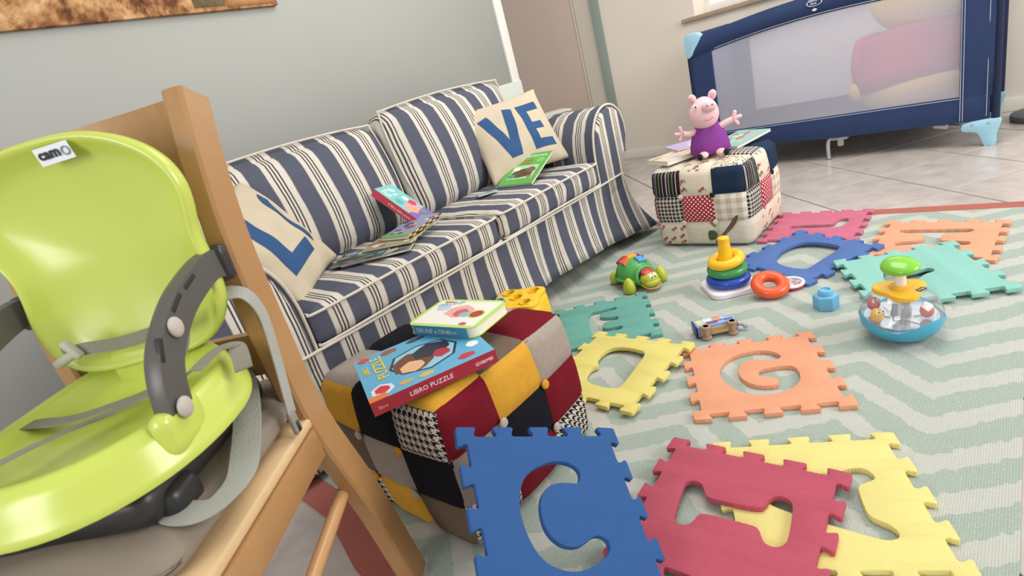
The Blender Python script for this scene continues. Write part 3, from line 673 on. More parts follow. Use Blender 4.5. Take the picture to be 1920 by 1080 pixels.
# ------------------------------------------------------------ travel cot
cot = thing('travel_cot', 'navy folding travel cot with mesh sides by the back wall', 'travel cot', (-0.815, 3.88, FZ))
def cl(x, y, z): return (x + 0.815, y - 3.88, z - FZ)
navy = plain('2b3b60', 0.75, 0.25, 0.10, 14, 0.5, 22); navyd = plain('1b2440', 0.7, 0.3, 0.05, 20); lblue = plain('9cc9dc', 0.4, 0.5, 0.03, 10); metal = plain('b9b9b8', 0.35, 0.5, 0.03, 10, Metallic=0.6)
def netting(c, a):
    t = NT('netting'); v, xyz = t.coord()
    x = t.math('SINE', t.math('MULTIPLY', t.math('ADD', xyz[0], xyz[1]), 900)); z = t.math('SINE', t.math('MULTIPLY', xyz[2], 900))
    f = t.math('MULTIPLY_ADD', t.math('MULTIPLY', x, z), 0.16, a); t.col(c)
    tr = t.n('ShaderNodeBsdfTransparent'); mx = t.n('ShaderNodeMixShader'); out = t.t.nodes['Material Output']
    t.l(f, mx.inputs[0]); t.l(tr.outputs[0], mx.inputs[1]); t.l(t.b.outputs[0], mx.inputs[2]); t.l(mx.outputs[0], out.inputs[0]); return t.surf(.9, .1)
net = netting('e2e2f0', 0.42)
YF, YR, XA, XB = 3.53, 4.19, -1.525, -0.105
def top_z(x): 
    f = (x - XA) / (XB - XA); return 0.815 + 0.062 * 4 * f * (1 - f) + 0.01 * f
def bot_z(x):
    f = (x - XA) / (XB - XA); return 0.155 - 0.035 * min(1, f * 2)
def cot_panel(y, side):
    # border cloth with a mesh window, gently curved at top and bottom
    xs = [XA + (XB - XA) * i / 28 for i in range(29)]; wl, wr = XA + 0.125, XB - 0.125
    def wt(x): return top_z(x) - 0.105
    def wb_(x): return 0.245 + 0.0 * x
    parts_ = []
    def strip(name, f0, f1, x0, x1, mat, n=24, th=0.02, nz=4):
        bm = bmesh.new(); R2 = []
        for i in range(n + 1):
            x = x0 + (x1 - x0) * i / n; z0, z1 = f0(x), f1(x); col_ = []
            for k in range(nz + 1):
                col_.append(Vector(cl(x, y - side * th * .5 * sin(pi * (k + .3) / (nz + .6)) * 1.0, z0 + (z1 - z0) * k / nz)))
            for k in range(nz, -1, -1): col_.append(Vector(cl(x, y + side * th * .5, z0 + (z1 - z0) * k / nz)))
            R2.append([bm.verts.new(c) for c in col_])
        m = len(R2[0])
        for a, b in zip(R2, R2[1:]):
            for k in range(m): bm.faces.new((a[k], a[(k + 1) % m], b[(k + 1) % m], b[k]))
        bm.faces.new(R2[0][::-1]); bm.faces.new(R2[-1]); return link(name, mesh(bm, 60), mat, cot)
    strip('top_rail_cover', lambda x: wt(x), top_z, XA + 0.02, XB - 0.02, navy, th=0.045, nz=6)
    strip('bottom_cover', bot_z, wb_, XA + 0.01, XB - 0.01, navy)
    strip('side_cover', lambda x: 0.235, lambda x: wt(x) + .01, XA, wl, navy, 4, 0.03)
    strip('side_cover', lambda x: 0.235, lambda x: wt(x) + .01, wr, XB, navy, 4, 0.03)
    bm = bmesh.new(); R2 = []
    for i in range(13):
        x = wl + (wr - wl) * i / 12; R2.append((bm.verts.new(cl(x, y, 0.24)), bm.verts.new(cl(x, y, wt(x) + .004))))
    for a, b in zip(R2, R2[1:]): bm.faces.new((a[0], b[0], b[1], a[1]))
    link('mesh_window', mesh(bm), net, cot)
    st = plain('c8ccd6', .8)
    tube('stitching', [cl(x, y - side * .014, 0.252 if False else wb_(x) - .006) for x in (wl, -0.8, wr)], 0.0012, st, cot, 5)
    tube('stitching', [cl(x, y - side * .028, wt(x) + .008) for x in xs[3:-3]], 0.0012, st, cot, 5)
    for dx in (0.004, 0.014): tube('stitching', [cl(wr + dx, y - side * .017, z) for z in (0.13, 0.45, 0.8)], 0.0011, st, cot, 5, up=(0, 1, 0))
    tube('stitching', [cl(XB - 0.022, y - side * .012, z) for z in (0.14, 0.45, 0.8)], 0.0011, st, cot, 5, up=(0, 1, 0))
cot_panel(YF, 1); cot_panel(YR, -1)
for x in (XA, XB):      # short ends
    box('end_cover', cl(x, (YF + YR) / 2, 0.80), (0.035, YR - YF, 0.10), navy, cot, .012)
    box('end_cover', cl(x, (YF + YR) / 2, 0.20), (0.02, YR - YF, 0.10), navy, cot, .006)
    box('end_panel', cl(x, (YF + YR) / 2, 0.5), (0.012, YR - YF - .02, 0.56), plain('4a5470', .8), cot, .004)
    for yy, s in ((YF, 1), (YR, -1)):
        tube('pole', [cl(x + (0.012 if x > -1 else -0.012), yy, 0.10), cl(x + (0.012 if x > -1 else -0.012), yy, 0.80)], 0.016, navyd, cot, 12, up=(0, 1, 0))
        sx = 1 if x < -1 else -1
        # corner cap: quarter-round plate wrapped round the pole top
        pl = [(-.022, -.095), (.002, -.09), (.03, -.05), (.062, -.012), (.075, .02), (.05, .035), (-.01, .038), (-.022, .02)]
        M_ = axesM(cl(x, yy + 0.027, 0.815), (sx, 0, 0), (0, 0, 1), (0, -1 if sx > 0 else 1, 0)) if sx > 0 else axesM(cl(x, yy - 0.027, 0.815), (-1, 0, 0), (0, 0, 1), (0, 1, 0))
        plate('corner_cap', [chaikin(pl, 1)], 0.054, lblue, cot, M_, 0.004)
        if not (x < -1):
            # splayed foot
            ft = [(-.010, .115), (.012, .120), (.020, .112), (.022, .095), (.012, .088), (.085, .095), (.095, .085)]
            P = [(-.005, .130), (-.115, .118), (-.125, .100), (-.120, .082), (-.075, .078), (-.060, .066), (-.045, .036), (-.036, .004), (-.030, .0), (-.004, .0), (.004, .008), (.002, .050), (.010, .085), (.022, .125)]
            fo = plate('foot', [chaikin(P, 1)], 0.035, lblue, cot, axesM(cl(x + .012, yy + 0.018, FZ), (1, 0, 0), (0, 0, 1), (0, -1, 0)), 0.004)
            for bx in (-.085, -.022): lathe('rivet', [(0, 0), (.006, 0), (.005, .003), (0, .004)], metal, fo, 10, axesM(cl(x + .012 + bx, yy - .017, .107), (1, 0, 0), (0, 0, 1), (0, -1, 0)))
        else:
            P = [(-.01, .13), (.115, .118), (.12, .082), (.07, .076), (.04, .03), (.035, 0), (.005, 0), (-.002, .06), (-.02, .125)]
            plate('foot', [chaikin(P, 1)], 0.035, lblue, cot, axesM(cl(x - .012, yy + 0.018, FZ), (1, 0, 0), (0, 0, 1), (0, -1, 0)), 0.004)
tube('base_bar', [cl(-0.22, YF + .02, 0.098), cl(-0.62, 3.86, 0.105)], 0.010, metal, cot, 10)
tube('bar_sleeve', [cl(-0.28, YF + .045, 0.0985), cl(-0.33, YF + .085, 0.0995)], 0.0125, plain('d8d8d6', .5), cot, 12)
tube('base_bar', [cl(-1.42, YF + .02, 0.098), cl(-1.02, 3.86, 0.105)], 0.010, metal, cot, 10)
tube('centre_leg', [cl(-0.80, 3.56, 0.118), cl(-0.812, 3.553, 0.10), cl(-0.815, 3.55, 0.06), cl(-0.813, 3.55, 0.0)], 0.0105, metal, cot, 12, 4, up=(0, 1, 0))
box('centre_bracket', cl(-0.765, 3.60, 0.105), (0.09, 0.07, 0.016), plain('c3c1bd', .5), cot, .004)
box('centre_bracket', cl(-0.760, 3.60, 0.080), (0.03, 0.03, 0.045), plain('c3c1bd', .5), cot, .004)
box('floor_panel', cl(-0.815, 3.86, 0.165), (1.36, 0.60, 0.03), plain('2e3750', .8), cot, .006)
# emblem on the top rail
em = torus('emblem', 0.026, 0.0017, plain('dfe4ee', .6), cot, axesM(cl(-0.83, YF - .0262, top_z(-.83) - .040), (1.35, 0, 0), (0, 0, .62), (0, -1, 0)), n=28, m=6)
text('lettering', 'bebe', 0.018, plain('dfe4ee', .6), em, axesM(cl(-0.855, YF - .027, top_z(-.83) - .034), (1, 0, 0), (0, 0, 1), (0, -1, 0)), sx=1.2)
text('lettering', 'due', 0.018, plain('dfe4ee', .6), em, axesM(cl(-0.85, YF - .027, top_z(-.83) - .048), (1, 0, 0), (0, 0, 1), (0, -1, 0)), sx=1.2)
plate('emblem_diamond', [[(-.014, 0), (0, .008), (.014, 0), (0, -.008)]], .001, plain('cfd8ea', .6), cot, axesM(cl(-0.83, YF - .0262, top_z(-.83) - .074), (1, 0, 0), (0, 0, 1), (0, -1, 0)))
# big plain plush toy standing in the cot
plush = thing('plush_toy', 'big yellow plush toy in a rose top inside the travel cot', 'soft toy', (-0.44, 3.86, 0.178))
pf = plain('e6c77e', .95, .1, .1, 40, .5, 160); rf = plain('c4566a', .95, .1, .08, 30, .4, 160)
lathe('body', [(0, .0), (.20, .005), (.255, .05), (.268, .12), (.262, .17), (.20, .18)], pf, plush, 40, Matrix.Diagonal((1, .74, 1, 1)), lambda a, r, z: .006 * sin(4 * a), 80)
bm = bmesh.new(); lathe_bm(bm, [(.255, .155), (.272, .16), (.274, .24), (.262, .33), (.245, .40), (.23, .43), (.20, .42), (.20, .2)], 40, Matrix.Translation((0, 0, 0)) @ Euler((0, -.12, 0)).to_matrix().to_4x4() @ Matrix.Diagonal((1, .74, 1, 1)), lambda a, r, z: .012 * sin(3 * a)); link('top', mesh(bm), rf, plush)
ball('head', (.03, 0, .58), (.235, .185, .20), pf, plush, 28)
ball('arm', (-.245, -.05, .27), (.05, .07, .13), rf, plush, 18); ball('hand', (-.262, -.06, .13), (.05, .05, .06), pf, plush, 16)
ball('ear', (.17, 0, .77), (.06, .03, .06), pf, plush, 14); ball('ear', (-.12, 0, .77), (.06, .03, .06), pf, plush, 14)

# grey round base of a standing fan by the wall
fan = thing('fan_base', 'grey round appliance base on the floor at the right edge', 'fan', (0.115, 4.02, FZ))
lathe('base_disc', [(0, 0), (.16, 0), (.165, .012), (.162, .03), (.13, .042), (.03, .05), (0, .05)], plain('5d5f62', .5), fan, 40)
tube('pole', [(0, 0, .04), (0, 0, .9)], .014, plain('8a8c8e', .4), fan, 14, up=(0, 1, 0))

# low side table behind the sofa arm with magazines on it
st_ = thing('side_table', 'low side table hidden behind the far sofa arm', 'table', (-2.32, 3.10, FZ))
wd = plain('7d6a58', .6, .3, .15, 20)
box('table_top', (0, 0, .545), (.26, .26, .03), wd, st_); [box('leg', (sx * .11, sy * .11, .265), (.025, .025, .53), wd, st_) for sx in (-1, 1) for sy in (-1, 1)]
for k, (c, dz) in enumerate((('8d8f94', 0), ('e3e1dc', .013), ('4a4646', .026), ('d9d4cf', .037))):
    g = thing('magazine', ['grey magazine at the bottom of the stack behind the far sofa arm', 'white magazine second from the bottom behind the far sofa arm', 'dark magazine second from the top behind the far sofa arm', 'pale magazine on top of the stack behind the far sofa arm'][k], 'magazine', (-2.32, 3.08, .566 + dz), .2 * k + .3, 'magazines behind the sofa arm')
    box('pages', (0, 0, .005), (.19, .255, .008), plain('e8e4dc', .7), g, .001); box('cover', (0, 0, .0098), (.196, .26, .0012), paper(c), g, .0004)

# ------------------------------------------------------------ books
def book(name, label, cat, M, w, h, th, cover, spine=None, prints=(), texts=(), group=None, rc=0.0, pagec='e9e2d2', spine_texts=(), sside='x'):
    """M: corner frame, x along w, y along h, z out of the front cover"""
    root = thing(name, label, cat, M.translation, 0, group); L = Matrix.Translation(-M.translation) @ M; ct = min(.0022, th * .12)
    def rr(x0, y0, x1, y1, r):
        if r <= 0: return rect(x0, y0, x1, y1)
        P = []
        for cx0, cy0, a0 in ((x1 - r, y1 - r, 0), (x0 + r, y1 - r, 90), (x0 + r, y0 + r, 180), (x1 - r, y0 + r, 270)):
            P += [(cx0 + r * cos(radians(a0 + k * 18)), cy0 + r * sin(radians(a0 + k * 18))) for k in range(6)]
        return P
    e = .0015
    plate('pages', [rr(e, e, w - e, h - e, rc)], th - 2 * ct, plain(pagec, .8, .2, .05, 90), root, L @ TR(0, 0, ct))
    plate('back_cover', [rr(0, 0, w, h, rc)], ct, paper(cover), root, L)
    fc = plate('front_cover', [rr(0, 0, w, h, rc)], ct, paper(cover), root, L @ TR(0, 0, th - ct))
    if spine:
        if sside == 'x': pl = rect(0, rc, .0016, h - rc)
        else: pl = rect(rc, 0, w - rc, .0016)
        sp_ = plate('spine', [pl], th + .0004, paper(spine), root, L @ (TR(-.0014, 0, -.0002) if sside == 'x' else TR(0, -.0014, -.0002)))
        for (s, x, z, size, c) in spine_texts:
            if sside == 'y': text('lettering', s, size, paper(c), sp_, L @ TR(x, -.00155, z, pi / 2, 0, 0), thick=.0001)
            else: text('lettering', s, size, paper(c), sp_, L @ axesM((-.00155, x, z), (0, -1, 0), (0, 0, 1), (-1, 0, 0)), thick=.0001)
    z = th
    for k, (P, c) in enumerate(prints):
        plate('printed_shape', [[(a * w, b * h) for a, b in P]], .00025 + .00008 * k, paper(c), fc, L @ TR(0, 0, z - .0001))
    for (s, x, y, size, c, rz) in texts:
        text('lettering', s, size, paper(c), fc, L @ TR(x * w, y * h, z + .0009, 0, 0, rz), thick=.0001, bold=.0004)
    return root
def blob(cx_, cy_, rx, ry, n=14, w=0.12, ph=0): return [(cx_ + rx * cos(2 * pi * k / n) * (1 + w * sin(3 * k + ph)), cy_ + ry * sin(2 * pi * k / n) * (1 + w * cos(2 * k + ph))) for k in range(n)]
# puzzle book on the dark pouf: corner points from the scene, spine faces the camera
ZP = 0.3685
o_ = Vector((-.879, .419, ZP)); e_ = Vector((-.768, .648, ZP)); xd = (e_ - o_).normalized(); wlen = .255; yd = Vector((-xd.y, xd.x, 0)); 
tl = .010
M = axesM(o_, xd, yd, (0, 0, 1))
book('puzzle_book', 'blue puzzle book with red spine and yellow title on the dark pouf', 'book', M, .262, .225, .028, '5fa9cc', '9c2636',
     [(blob(.52, .48, .30, .30, 8, .05), '2a3140'), (blob(.52, .48, .275, .275, 8, .05), '8fc3d8'), (blob(.42, .44, .17, .2, 12), '6e4128'), (blob(.60, .55, .16, .15, 12), '23283a'), (blob(.40, .36, .10, .11, 12), 'e2b088'), (blob(.66, .40, .07, .09, 10), 'b32a3a'), (blob(.12, .16, .09, .10, 12), 'd8dbe2'), (blob(.12, .16, .06, .07, 12), 'c8323e'), (blob(.30, .12, .06, .03, 10), 'd6a53a'), (blob(.46, .10, .06, .04, 10), 'd2b25a'), (blob(.80, .12, .07, .05, 10), 'c23440'), (blob(.90, .30, .05, .06, 10), 'e6e9ee'), (blob(.30, .90, .07, .05, 10), '9a5a34'), (blob(.55, .93, .08, .04, 10), '3b4152'), (blob(.08, .93, .05, .05, 12), 'd0492e'), (blob(.92, .80, .04, .07, 10), '3a55a0'), (rect(.0, .0, .14, .09), 'd97a3e')],
     [('PUZZLE', .215, .36, .034, 'e8c93a', pi / 2), ('LIBRO', .085, .55, .017, 'e8c93a', pi / 2)], spine_texts=[('LIBRO PUZZLE', .075, .009, .014, 'e9dfe0'), ('EDIBIMBI', .215, .010, .010, 'e9dfe0'), ('libro', .012, .010, .010, 'e9a07a')], sside='y')
# board book with rounded corners on top of it
bo = Vector((-.845, .686, .4215)); xd2 = Vector((-.198, -.020, 0)).normalized(); 
o2 = Vector((-1.048, .662, ZP + .004)); x2 = Vector((.205, .022, .0)).normalized(); y2 = Vector((-.022, .205, .0)); y2 = (y2 - x2 * y2.dot(x2)).normalized(); z2 = x2.cross(y2)
M = axesM((-1.046, .657, .3975), x2, y2, z2)
book('board_book', 'lime-edged board book with rounded corners lying on the blue puzzle book', 'book', M, .208, .135, .025, 'b6d96a', '4a94b6',
     [(rect(.05, .08, .95, .93), 'e9e6dc'), (blob(.52, .55, .20, .22, 12), 'e3a8a0'), (blob(.56, .50, .10, .14, 12), 'c85c54'), (blob(.66, .45, .10, .09, 12), '86b7cf'), (blob(.22, .66, .10, .12, 10), 'b9c8dc'), (blob(.80, .48, .105, .15, 16, 0), 'b6d96a'), (blob(.80, .48, .085, .12, 16, 0), 'b0342c'), (blob(.78, .13, .05, .05, 10), 'c8524a'), (rect(.12, .86, .3, .9), 'c6493e')],
     [('GRUNF', .10, .68, .022, '9fb4d2', .3)], rc=.022, spine_texts=[('GRUNF e OINK', .03, .007, .016, 'e8f0f2'), ('musicali', .125, .009, .010, 'd2e2ea')], sside='y')
# green book leaning against the VE cushion
def bookframe(bl, br, tl):
    bl = Vector(bl); br = Vector(br); tl = Vector(tl); x = (br - bl).normalized(); y0 = tl - bl; y = (y0 - x * y0.dot(x)).normalized(); return axesM(bl, x, y, x.cross(y)), (br - bl).length, y0.length
M, w_, h_ = bookframe((-1.690, 1.742, .463), (-1.516, 1.764, .457), (-1.712, 1.960, .545))
book('picture_book', 'green picture book leaning on the cushion at the far end of the sofa', 'book', M, .178, .235, .010, '5aa84a', '3e8a3c',
     [(rect(.14, .16, .88, .60), '8fb98a'), (rect(.16, .18, .86, .58), 'a9cfa8'), (blob(.50, .34, .30, .14, 14), '5b4632'), (blob(.70, .44, .14, .09, 12), '7a5d40'), (blob(.24, .26, .12, .06, 12), '3f8f6a'), (blob(.28, .48, .10, .06, 10), 'dfe8cf'), (blob(.78, .22, .06, .05, 10), 'b06a3a'), (blob(.82, .74, .12, .09, 10), '7cbf5c')],
     [('iCAPOCACCIOL', .12, .86, .020, 'e9f0dc', 0), ('storie', .30, .73, .022, 'c05a32', 0), ('di bosco', .26, .65, .017, 'c05a32', 0)], rc=0)
# tall book standing on its end against the gap between the back cushions: spine to the camera
STORY = bookframe((-1.5973, 1.2250, .478), (-1.642, 1.341, .465), (-1.80, 1.285, .626)); M, w_, h_ = STORY; M = M @ TR(0, 0, -.030)
book('story_book', 'turquoise and purple story book with pink spine leaning between the back cushions', 'book', M, .120, .240, .030, '79c0bc', 'c84456',
     [(rect(0, 0, 1, .33), '7a62ae'), (blob(.5, .40, .38, .12, 14), 'dd9aa8'), (blob(.36, .36, .15, .10, 12), 'e0a078'), (blob(.74, .50, .15, .08, 12), 'c9404e'), (blob(.70, .62, .10, .07, 10), 'e6e2e8'), (blob(.30, .60, .13, .08, 10), '5aa6a8'), (blob(.70, .26, .10, .06, 10), '5e9a58'), (blob(.2, .80, .12, .06, 10), '9fd6cf'), (blob(.62, .86, .14, .05, 10), 'a8dad4')],
     [('amici', .12, .86, .03, 'e4f2f0', 0), ('in gita', .2, .74, .022, 'e4f2f0', 0)], spine_texts=[('Il libro delle storie', .165, .010, .014, 'f0e0e2'), ('A', .205, .010, .016, '7a5ab0')], sside='x')
# loose comics and booklets on the left seat
def booklet(label, c0, ang, w, h, th, cover, prints, texts=(), spine=None, tilt=0.0, tx=0.0):
    M = Matrix.Translation(c0) @ Matrix.Rotation(ang, 4, 'Z') @ Matrix.Rotation(tilt, 4, 'Y') @ Matrix.Rotation(tx, 4, 'X') @ TR(-w / 2, -h / 2, 0)
    return book('booklet', label, 'booklet', M, w, h, th, cover, spine, prints, texts, 'booklets on the left seat')
rnd = random.Random(3)
def collage(n, cols, x0=.03, x1=.97): return [(blob(rnd.uniform(x0 + .05, x1 - .05), rnd.uniform(.08, .92), rnd.uniform(.05, .16), rnd.uniform(.03, .10), 8, .25, k), rnd.choice(cols)) for k in range(n)]
SZ = .4605
booklet('grey-green comic at the bottom of the pile on the left seat', (-1.600, 1.010, SZ), radians(40), .24, .17, .006, '6f7b70', collage(16, ['3a4440', 'b9bfb6', '8a5f58', '56705a', 'c4b8a6', '2f3338', '7f9a7c', '8a6a8a']), spine='2a2c2a')
booklet('dark comic with pink spots sliding off the pile beside the lettered cushion', (-1.625, .955, SZ + .0075), radians(36), .19, .14, .004, '3f4a48', collage(14, ['707d78', 'b7707e', '2a3030', 'a9b0a4', '5d7f6a', 'c9c4b8', '6a8aa8']))
booklet('olive booklet under the checked-edge booklet on the left seat', (-1.600, 1.075, SZ + .013), radians(28), .19, .14, .005, '9a9a70', collage(14, ['6d7a4e', 'c7b48a', '8a5a58', '4a4a3a', 'd6c9b0', 'b9747c']))
xb = Vector((.136, .022, 0)).normalized(); yb = Vector((-.022, .136, .012)).normalized()
bkl = book('booklet', 'booklet with yellow and black checked spine on top of the left seat pile', 'booklet', axesM((-1.650, 1.058, SZ + .0195), xb, yb, xb.cross(yb)), .135, .195, .011, '8a93a8', None,
    collage(14, ['3f4a6a', 'c9b0a0', '6a5a80', 'dcd8cc', '7a9ab0', '8a4a5a']) + [(rect(0, .0, 1, .12), '6aa84f')], [('cucciolo', .06, .03, .015, 'eef2e4', 0)], 'booklets on the left seat')
for k in range(10):
    for q in range(2):
        e2 = box('check_edge', (0, 0, 0), (.0012, .0193, .0056), paper('e0b25a' if (k + q) % 2 else '2b2926'), bkl, 0)
        e2.matrix_local = axesM((0, 0, 0), xb, yb, xb.cross(yb)) @ TR(.1354, .0099 + k * .0195, .0027 + q * .0057)
sn = thing('clear_packet', 'small clear plastic packet on the seat beside the green picture book', 'packet', (-1.665, 1.64, .470), radians(60))
rbox('packet', (0, 0, 0), (.09, .05, .006), .0028, plain('aab4b8', .15, .6, .05, 40, .6, 60), sn, 6)
# books on the pale pouf
ZQ = .3695
def pbook(label, c0, ang, w, h, th, cover, pr, tilt=0, tx=0, spine=None, texts=()):
    M = Matrix.Translation(c0) @ Matrix.Rotation(ang, 4, 'Z') @ Matrix.Rotation(tilt, 4, 'Y') @ Matrix.Rotation(tx, 4, 'X') @ TR(-w / 2, -h / 2, 0)
    return book('picture_book', label, 'book', M, w, h, th, cover, spine, pr, texts, 'picture books on the pale pouf')
pbook('worn cream picture book with orange flowers at the left edge of the pale pouf', (-1.135, 2.345, ZQ), radians(62), .23, .15, .020, 'd8cfc0', collage(12, ['d98a5a', 'e8d9a8', 'a8b878', 'c8b0c0', 'efe8dc']))
pbook('thin lilac picture book with a white title behind the pink pig', (-1.14, 2.50, ZQ + .022), radians(48), .20, .15, .008, 'b3a6cc', collage(5, ['d8d0e6', '9a8cc0', 'e6e0f0']) + [(rect(.35, .1, .9, .3), 'e9e6f0')], texts=[('Mio', .45, .13, .02, '4a4468', 0)])
pbook('blue and tan picture book tipped up at the back corner of the pale pouf', (-.935, 2.535, ZQ + .004), radians(70), .22, .17, .012, '8fb2b4', collage(12, ['c9a06a', '5f8f98', 'e2d3ae', 'a9774e', '3f6a72', 'b8c9a0']), tilt=-.08)

# ------------------------------------------------------------ toys
def star(n, r0, r1): return [((r0 if k % 2 else r1) * cos(pi * k / n), (r0 if k % 2 else r1) * sin(pi * k / n)) for k in range(2 * n)]
def lobed(r, amp, k, n=60, ph=0): return [((r + amp * cos(k * 2 * pi * i / n + ph)) * cos(2 * pi * i / n), (r + amp * cos(k * 2 * pi * i / n + ph)) * sin(2 * pi * i / n)) for i in range(n)]
def clear(c='f4f8fa', rough=0.03, a=0.06):
    t = NT('clear_plastic'); t.col(c); t.surf(rough, .5)
    tr = t.n('ShaderNodeBsdfTransparent'); gl = t.n('ShaderNodeBsdfGlossy'); gl.inputs['Roughness'].default_value = rough; lw = t.n('ShaderNodeLayerWeight'); lw.inputs[0].default_value = .5; fzo = t.math('MULTIPLY_ADD', t.math('POWER', lw.outputs['Facing'], 4.0), .55, .035)
    mx = t.n('ShaderNodeMixShader'); m2 = t.n('ShaderNodeMixShader'); out = t.t.nodes['Material Output']
    m2.inputs[0].default_value = a; t.l(tr.outputs[0], m2.inputs[1]); t.l(t.b.outputs[0], m2.inputs[2])
    t.l(fzo, mx.inputs[0]); t.l(m2.outputs[0], mx.inputs[1]); t.l(gl.outputs[0], mx.inputs[2]); t.l(mx.outputs[0], out.inputs[0]); return t.m
def eye(p, d, r, parent, white='f2f2ee'):
    d = Vector(d).normalized(); e = ball('eye', p, r, plastic(white), parent, 12); ball('pupil', Vector(p) + d * r * .75, r * .5, plastic('141414'), e, 10); return e
# clear spinning toy
sp = thing('spinner_toy', 'clear dome spinning toy with blue base, yellow cap and green push knob', 'toy', (-.212, 1.565, 0), radians(-45)); sp.scale = (.80, .80, 1.0)
wob = lambda a, r, z: .010 * sin(3 * a + .9) if (r > .09 and z > .045) else 0
lathe('base', [(0, .002), (.055, 0), (.075, .006), (.098, .020), (.113, .040), (.119, .060), (.1165, .064), (.110, .058), (.10, .048), (0, .040)], plastic('4aa6c8', .3), sp, 60, None, wob, 60)
lathe('platform', [(0, .052), (.05, .0505), (.09, .050), (.103, .054), (.103, .057), (0, .056)], plain('b9cbe0', .12, .6, .08, 40, Metallic=.6), sp, 40)
plate('star', [[(x, y) for x, y in star(6, .034, .082)]], .002, plain('eef2f4', .15, .6, .02, 20, Metallic=.4), sp, TR(0, 0, .0575))
lathe('dome', [(.116, .060), (.1155, .075), (.108, .094), (.094, .110), (.072, .123), (.045, .131), (.02, .134), (.018, .132), (.045, .129), (.071, .121), (.093, .108), (.1065, .092), (.114, .074), (.1145, .060)], clear(), sp, 60, None, lambda a, r, z: .010 * sin(3 * a + .9) if z < .07 else 0)
col_ = lathe('column', [(.030, .057), (.025, .075), (.024, .125), (.0, .125)], clear('dfe8ee', .05, .35), sp, 24)
for k, c in enumerate(('4f86b8', 'c8463c', 'e6b83a', 'f2f2f2', '5aa06a', 'c8463c', '4f86b8', 'f2f2f2')):
    a = k * pi / 4; tube('stripe', [(.024 * cos(a), .024 * sin(a), .06), (.0195 * cos(a), .0195 * sin(a), .085), (.019 * cos(a), .019 * sin(a), .122)], .0035, plastic(c), col_, 6)
plate('cap', [lobed(.064, .012, 3, ph=1.2)], .016, plastic('eeb52e', .25), sp, TR(0, 0, .121), .005)
lathe('cap_collar', [(.032, .136), (.030, .142), (.022, .145), (0, .145)], plastic('eeb52e', .25), sp, 28)
lathe('stem', [(.0165, .140), (.0155, .185), (0, .186)], plastic('efe4de', .3), sp, 24)
ball('knob', (0, 0, .196), (.056, .050, .020), plastic('7cc13e', .15), sp, 28, lambda v: Vector((v.x, v.y, v.z * (1 - .25 * v.x))), M=Euler((.10, .0, .4)).to_matrix().to_4x4())
bd = plate('badge', [[(-.016, -.004), (-.011, -.010), (.013, -.009), (.017, .003), (.011, .009), (-.012, .008)]], .0012, plastic('202024'), sp, TR(.046, .032, .137, 0, 0, radians(105)))
text('lettering', 'chicco', .0095, plastic('f0f0f0'), bd, TR(.0535, .019, .1386, 0, 0, radians(105)), thick=.0001); 
for nm, p, c in (('ball', (.015, -.090, .082), 'eeb63a'), ('ball', (-.055, -.052, .084), 'c8284a'), ('ball', (-.052, .055, .084), '6aa84a'), ('ball', (.060, .040, .080), 'd84a30')):
    b_ = ball('bead_ball', p, .0195, plastic(c, .3), sp, 20)
    for s in (-1, 1): eye((p[0] + .012, p[1] + s * .007, p[2] + .012), (1, 0, .6), .0055, b_)
# stacking rings
rg = thing('ring_stacker', 'ring stacking toy with yellow post on a white base', 'toy', (-.751, 1.793, 0), radians(-48.7))
plate('base', [chaikin([(-.080, -.080), (0, -.080), (.080, -.080), (.080, 0), (.080, .080), (0, .080), (-.080, .080), (-.080, 0)], 3)], .020, plastic('e9e3ea', .3), rg, None, .005)
lb = box('badge', (.025, -.0800, .0105), (.030, .002, .010), plastic('b8232e', .4), rg, .0006)
text('lettering', 'Fisher-Price', .0055, plastic('f2e6e6'), lb, TR(.011, -.0812, .0088, pi / 2, 0, 0), thick=.0001)
lathe('post', [(.030, .018), (.0285, .08), (.024, .13), (.0185, .178), (.0185, .181), (.0205, .186), (.0195, .194), (.012, .198), (0, .1985)], plastic('f2bd22', .3), rg, 30)
def ring_(label, c, R, r, z, tx=0, ty=0):
    o = torus('stacking_ring', R, r, plastic(c, .28), None, Euler((tx, ty, 0)).to_matrix().to_4x4(), .95); o.location = (-.751, 1.793, z); return tag(o, label, 'toy ring', 'rings on the stacker')
ring_('blue ring at the bottom of the stacking toy', '2048a8', .0555, .0205, .0405)
ring_('green ring in the middle of the stacking toy', '3c8c50', .0505, .0185, .0775, .05, .03)
ring_('yellow ring on top of the stacking toy', 'f2bd22', .0455, .0185, .111, .13, -.10)
o = torus('stacking_ring', .0415, .0195, plastic('e2582c', .3), None, Euler((0, 0, radians(45.6))).to_matrix().to_4x4() @ Euler((radians(22), 0, 0)).to_matrix().to_4x4()); o.location = (-.600, 1.760, .0355)
tag(o, 'loose orange-red ring leaning beside the white stacker base', 'toy ring', 'rings on the stacker')
rt = thing('rattle', 'clear and red bead rattle under the loose orange ring', 'rattle', (-.556, 1.825, 0))
lathe('case', [(0, .001), (.036, .001), (.044, .006), (.045, .012), (.040, .014), (0, .013)], plastic('b8303a', .25), rt, 30)
torus('rim', .040, .0055, plastic('ece8ee', .2), rt, TR(0, 0, .0155)); lathe('cover', [(.038, .014), (.030, .022), (.012, .026), (0, .0265)], clear('f8f4f6', .04, .2), rt, 28)
for k in range(14): a = k * 2.4; ball('bead', (.006 * sqrt(k) * 1.45 * cos(a), .006 * sqrt(k) * 1.45 * sin(a), .0175), .0042, plastic(('d8c8d0', 'b8303a', 'e8e8ee', '7a8aa0')[k % 4]), rt, 8)
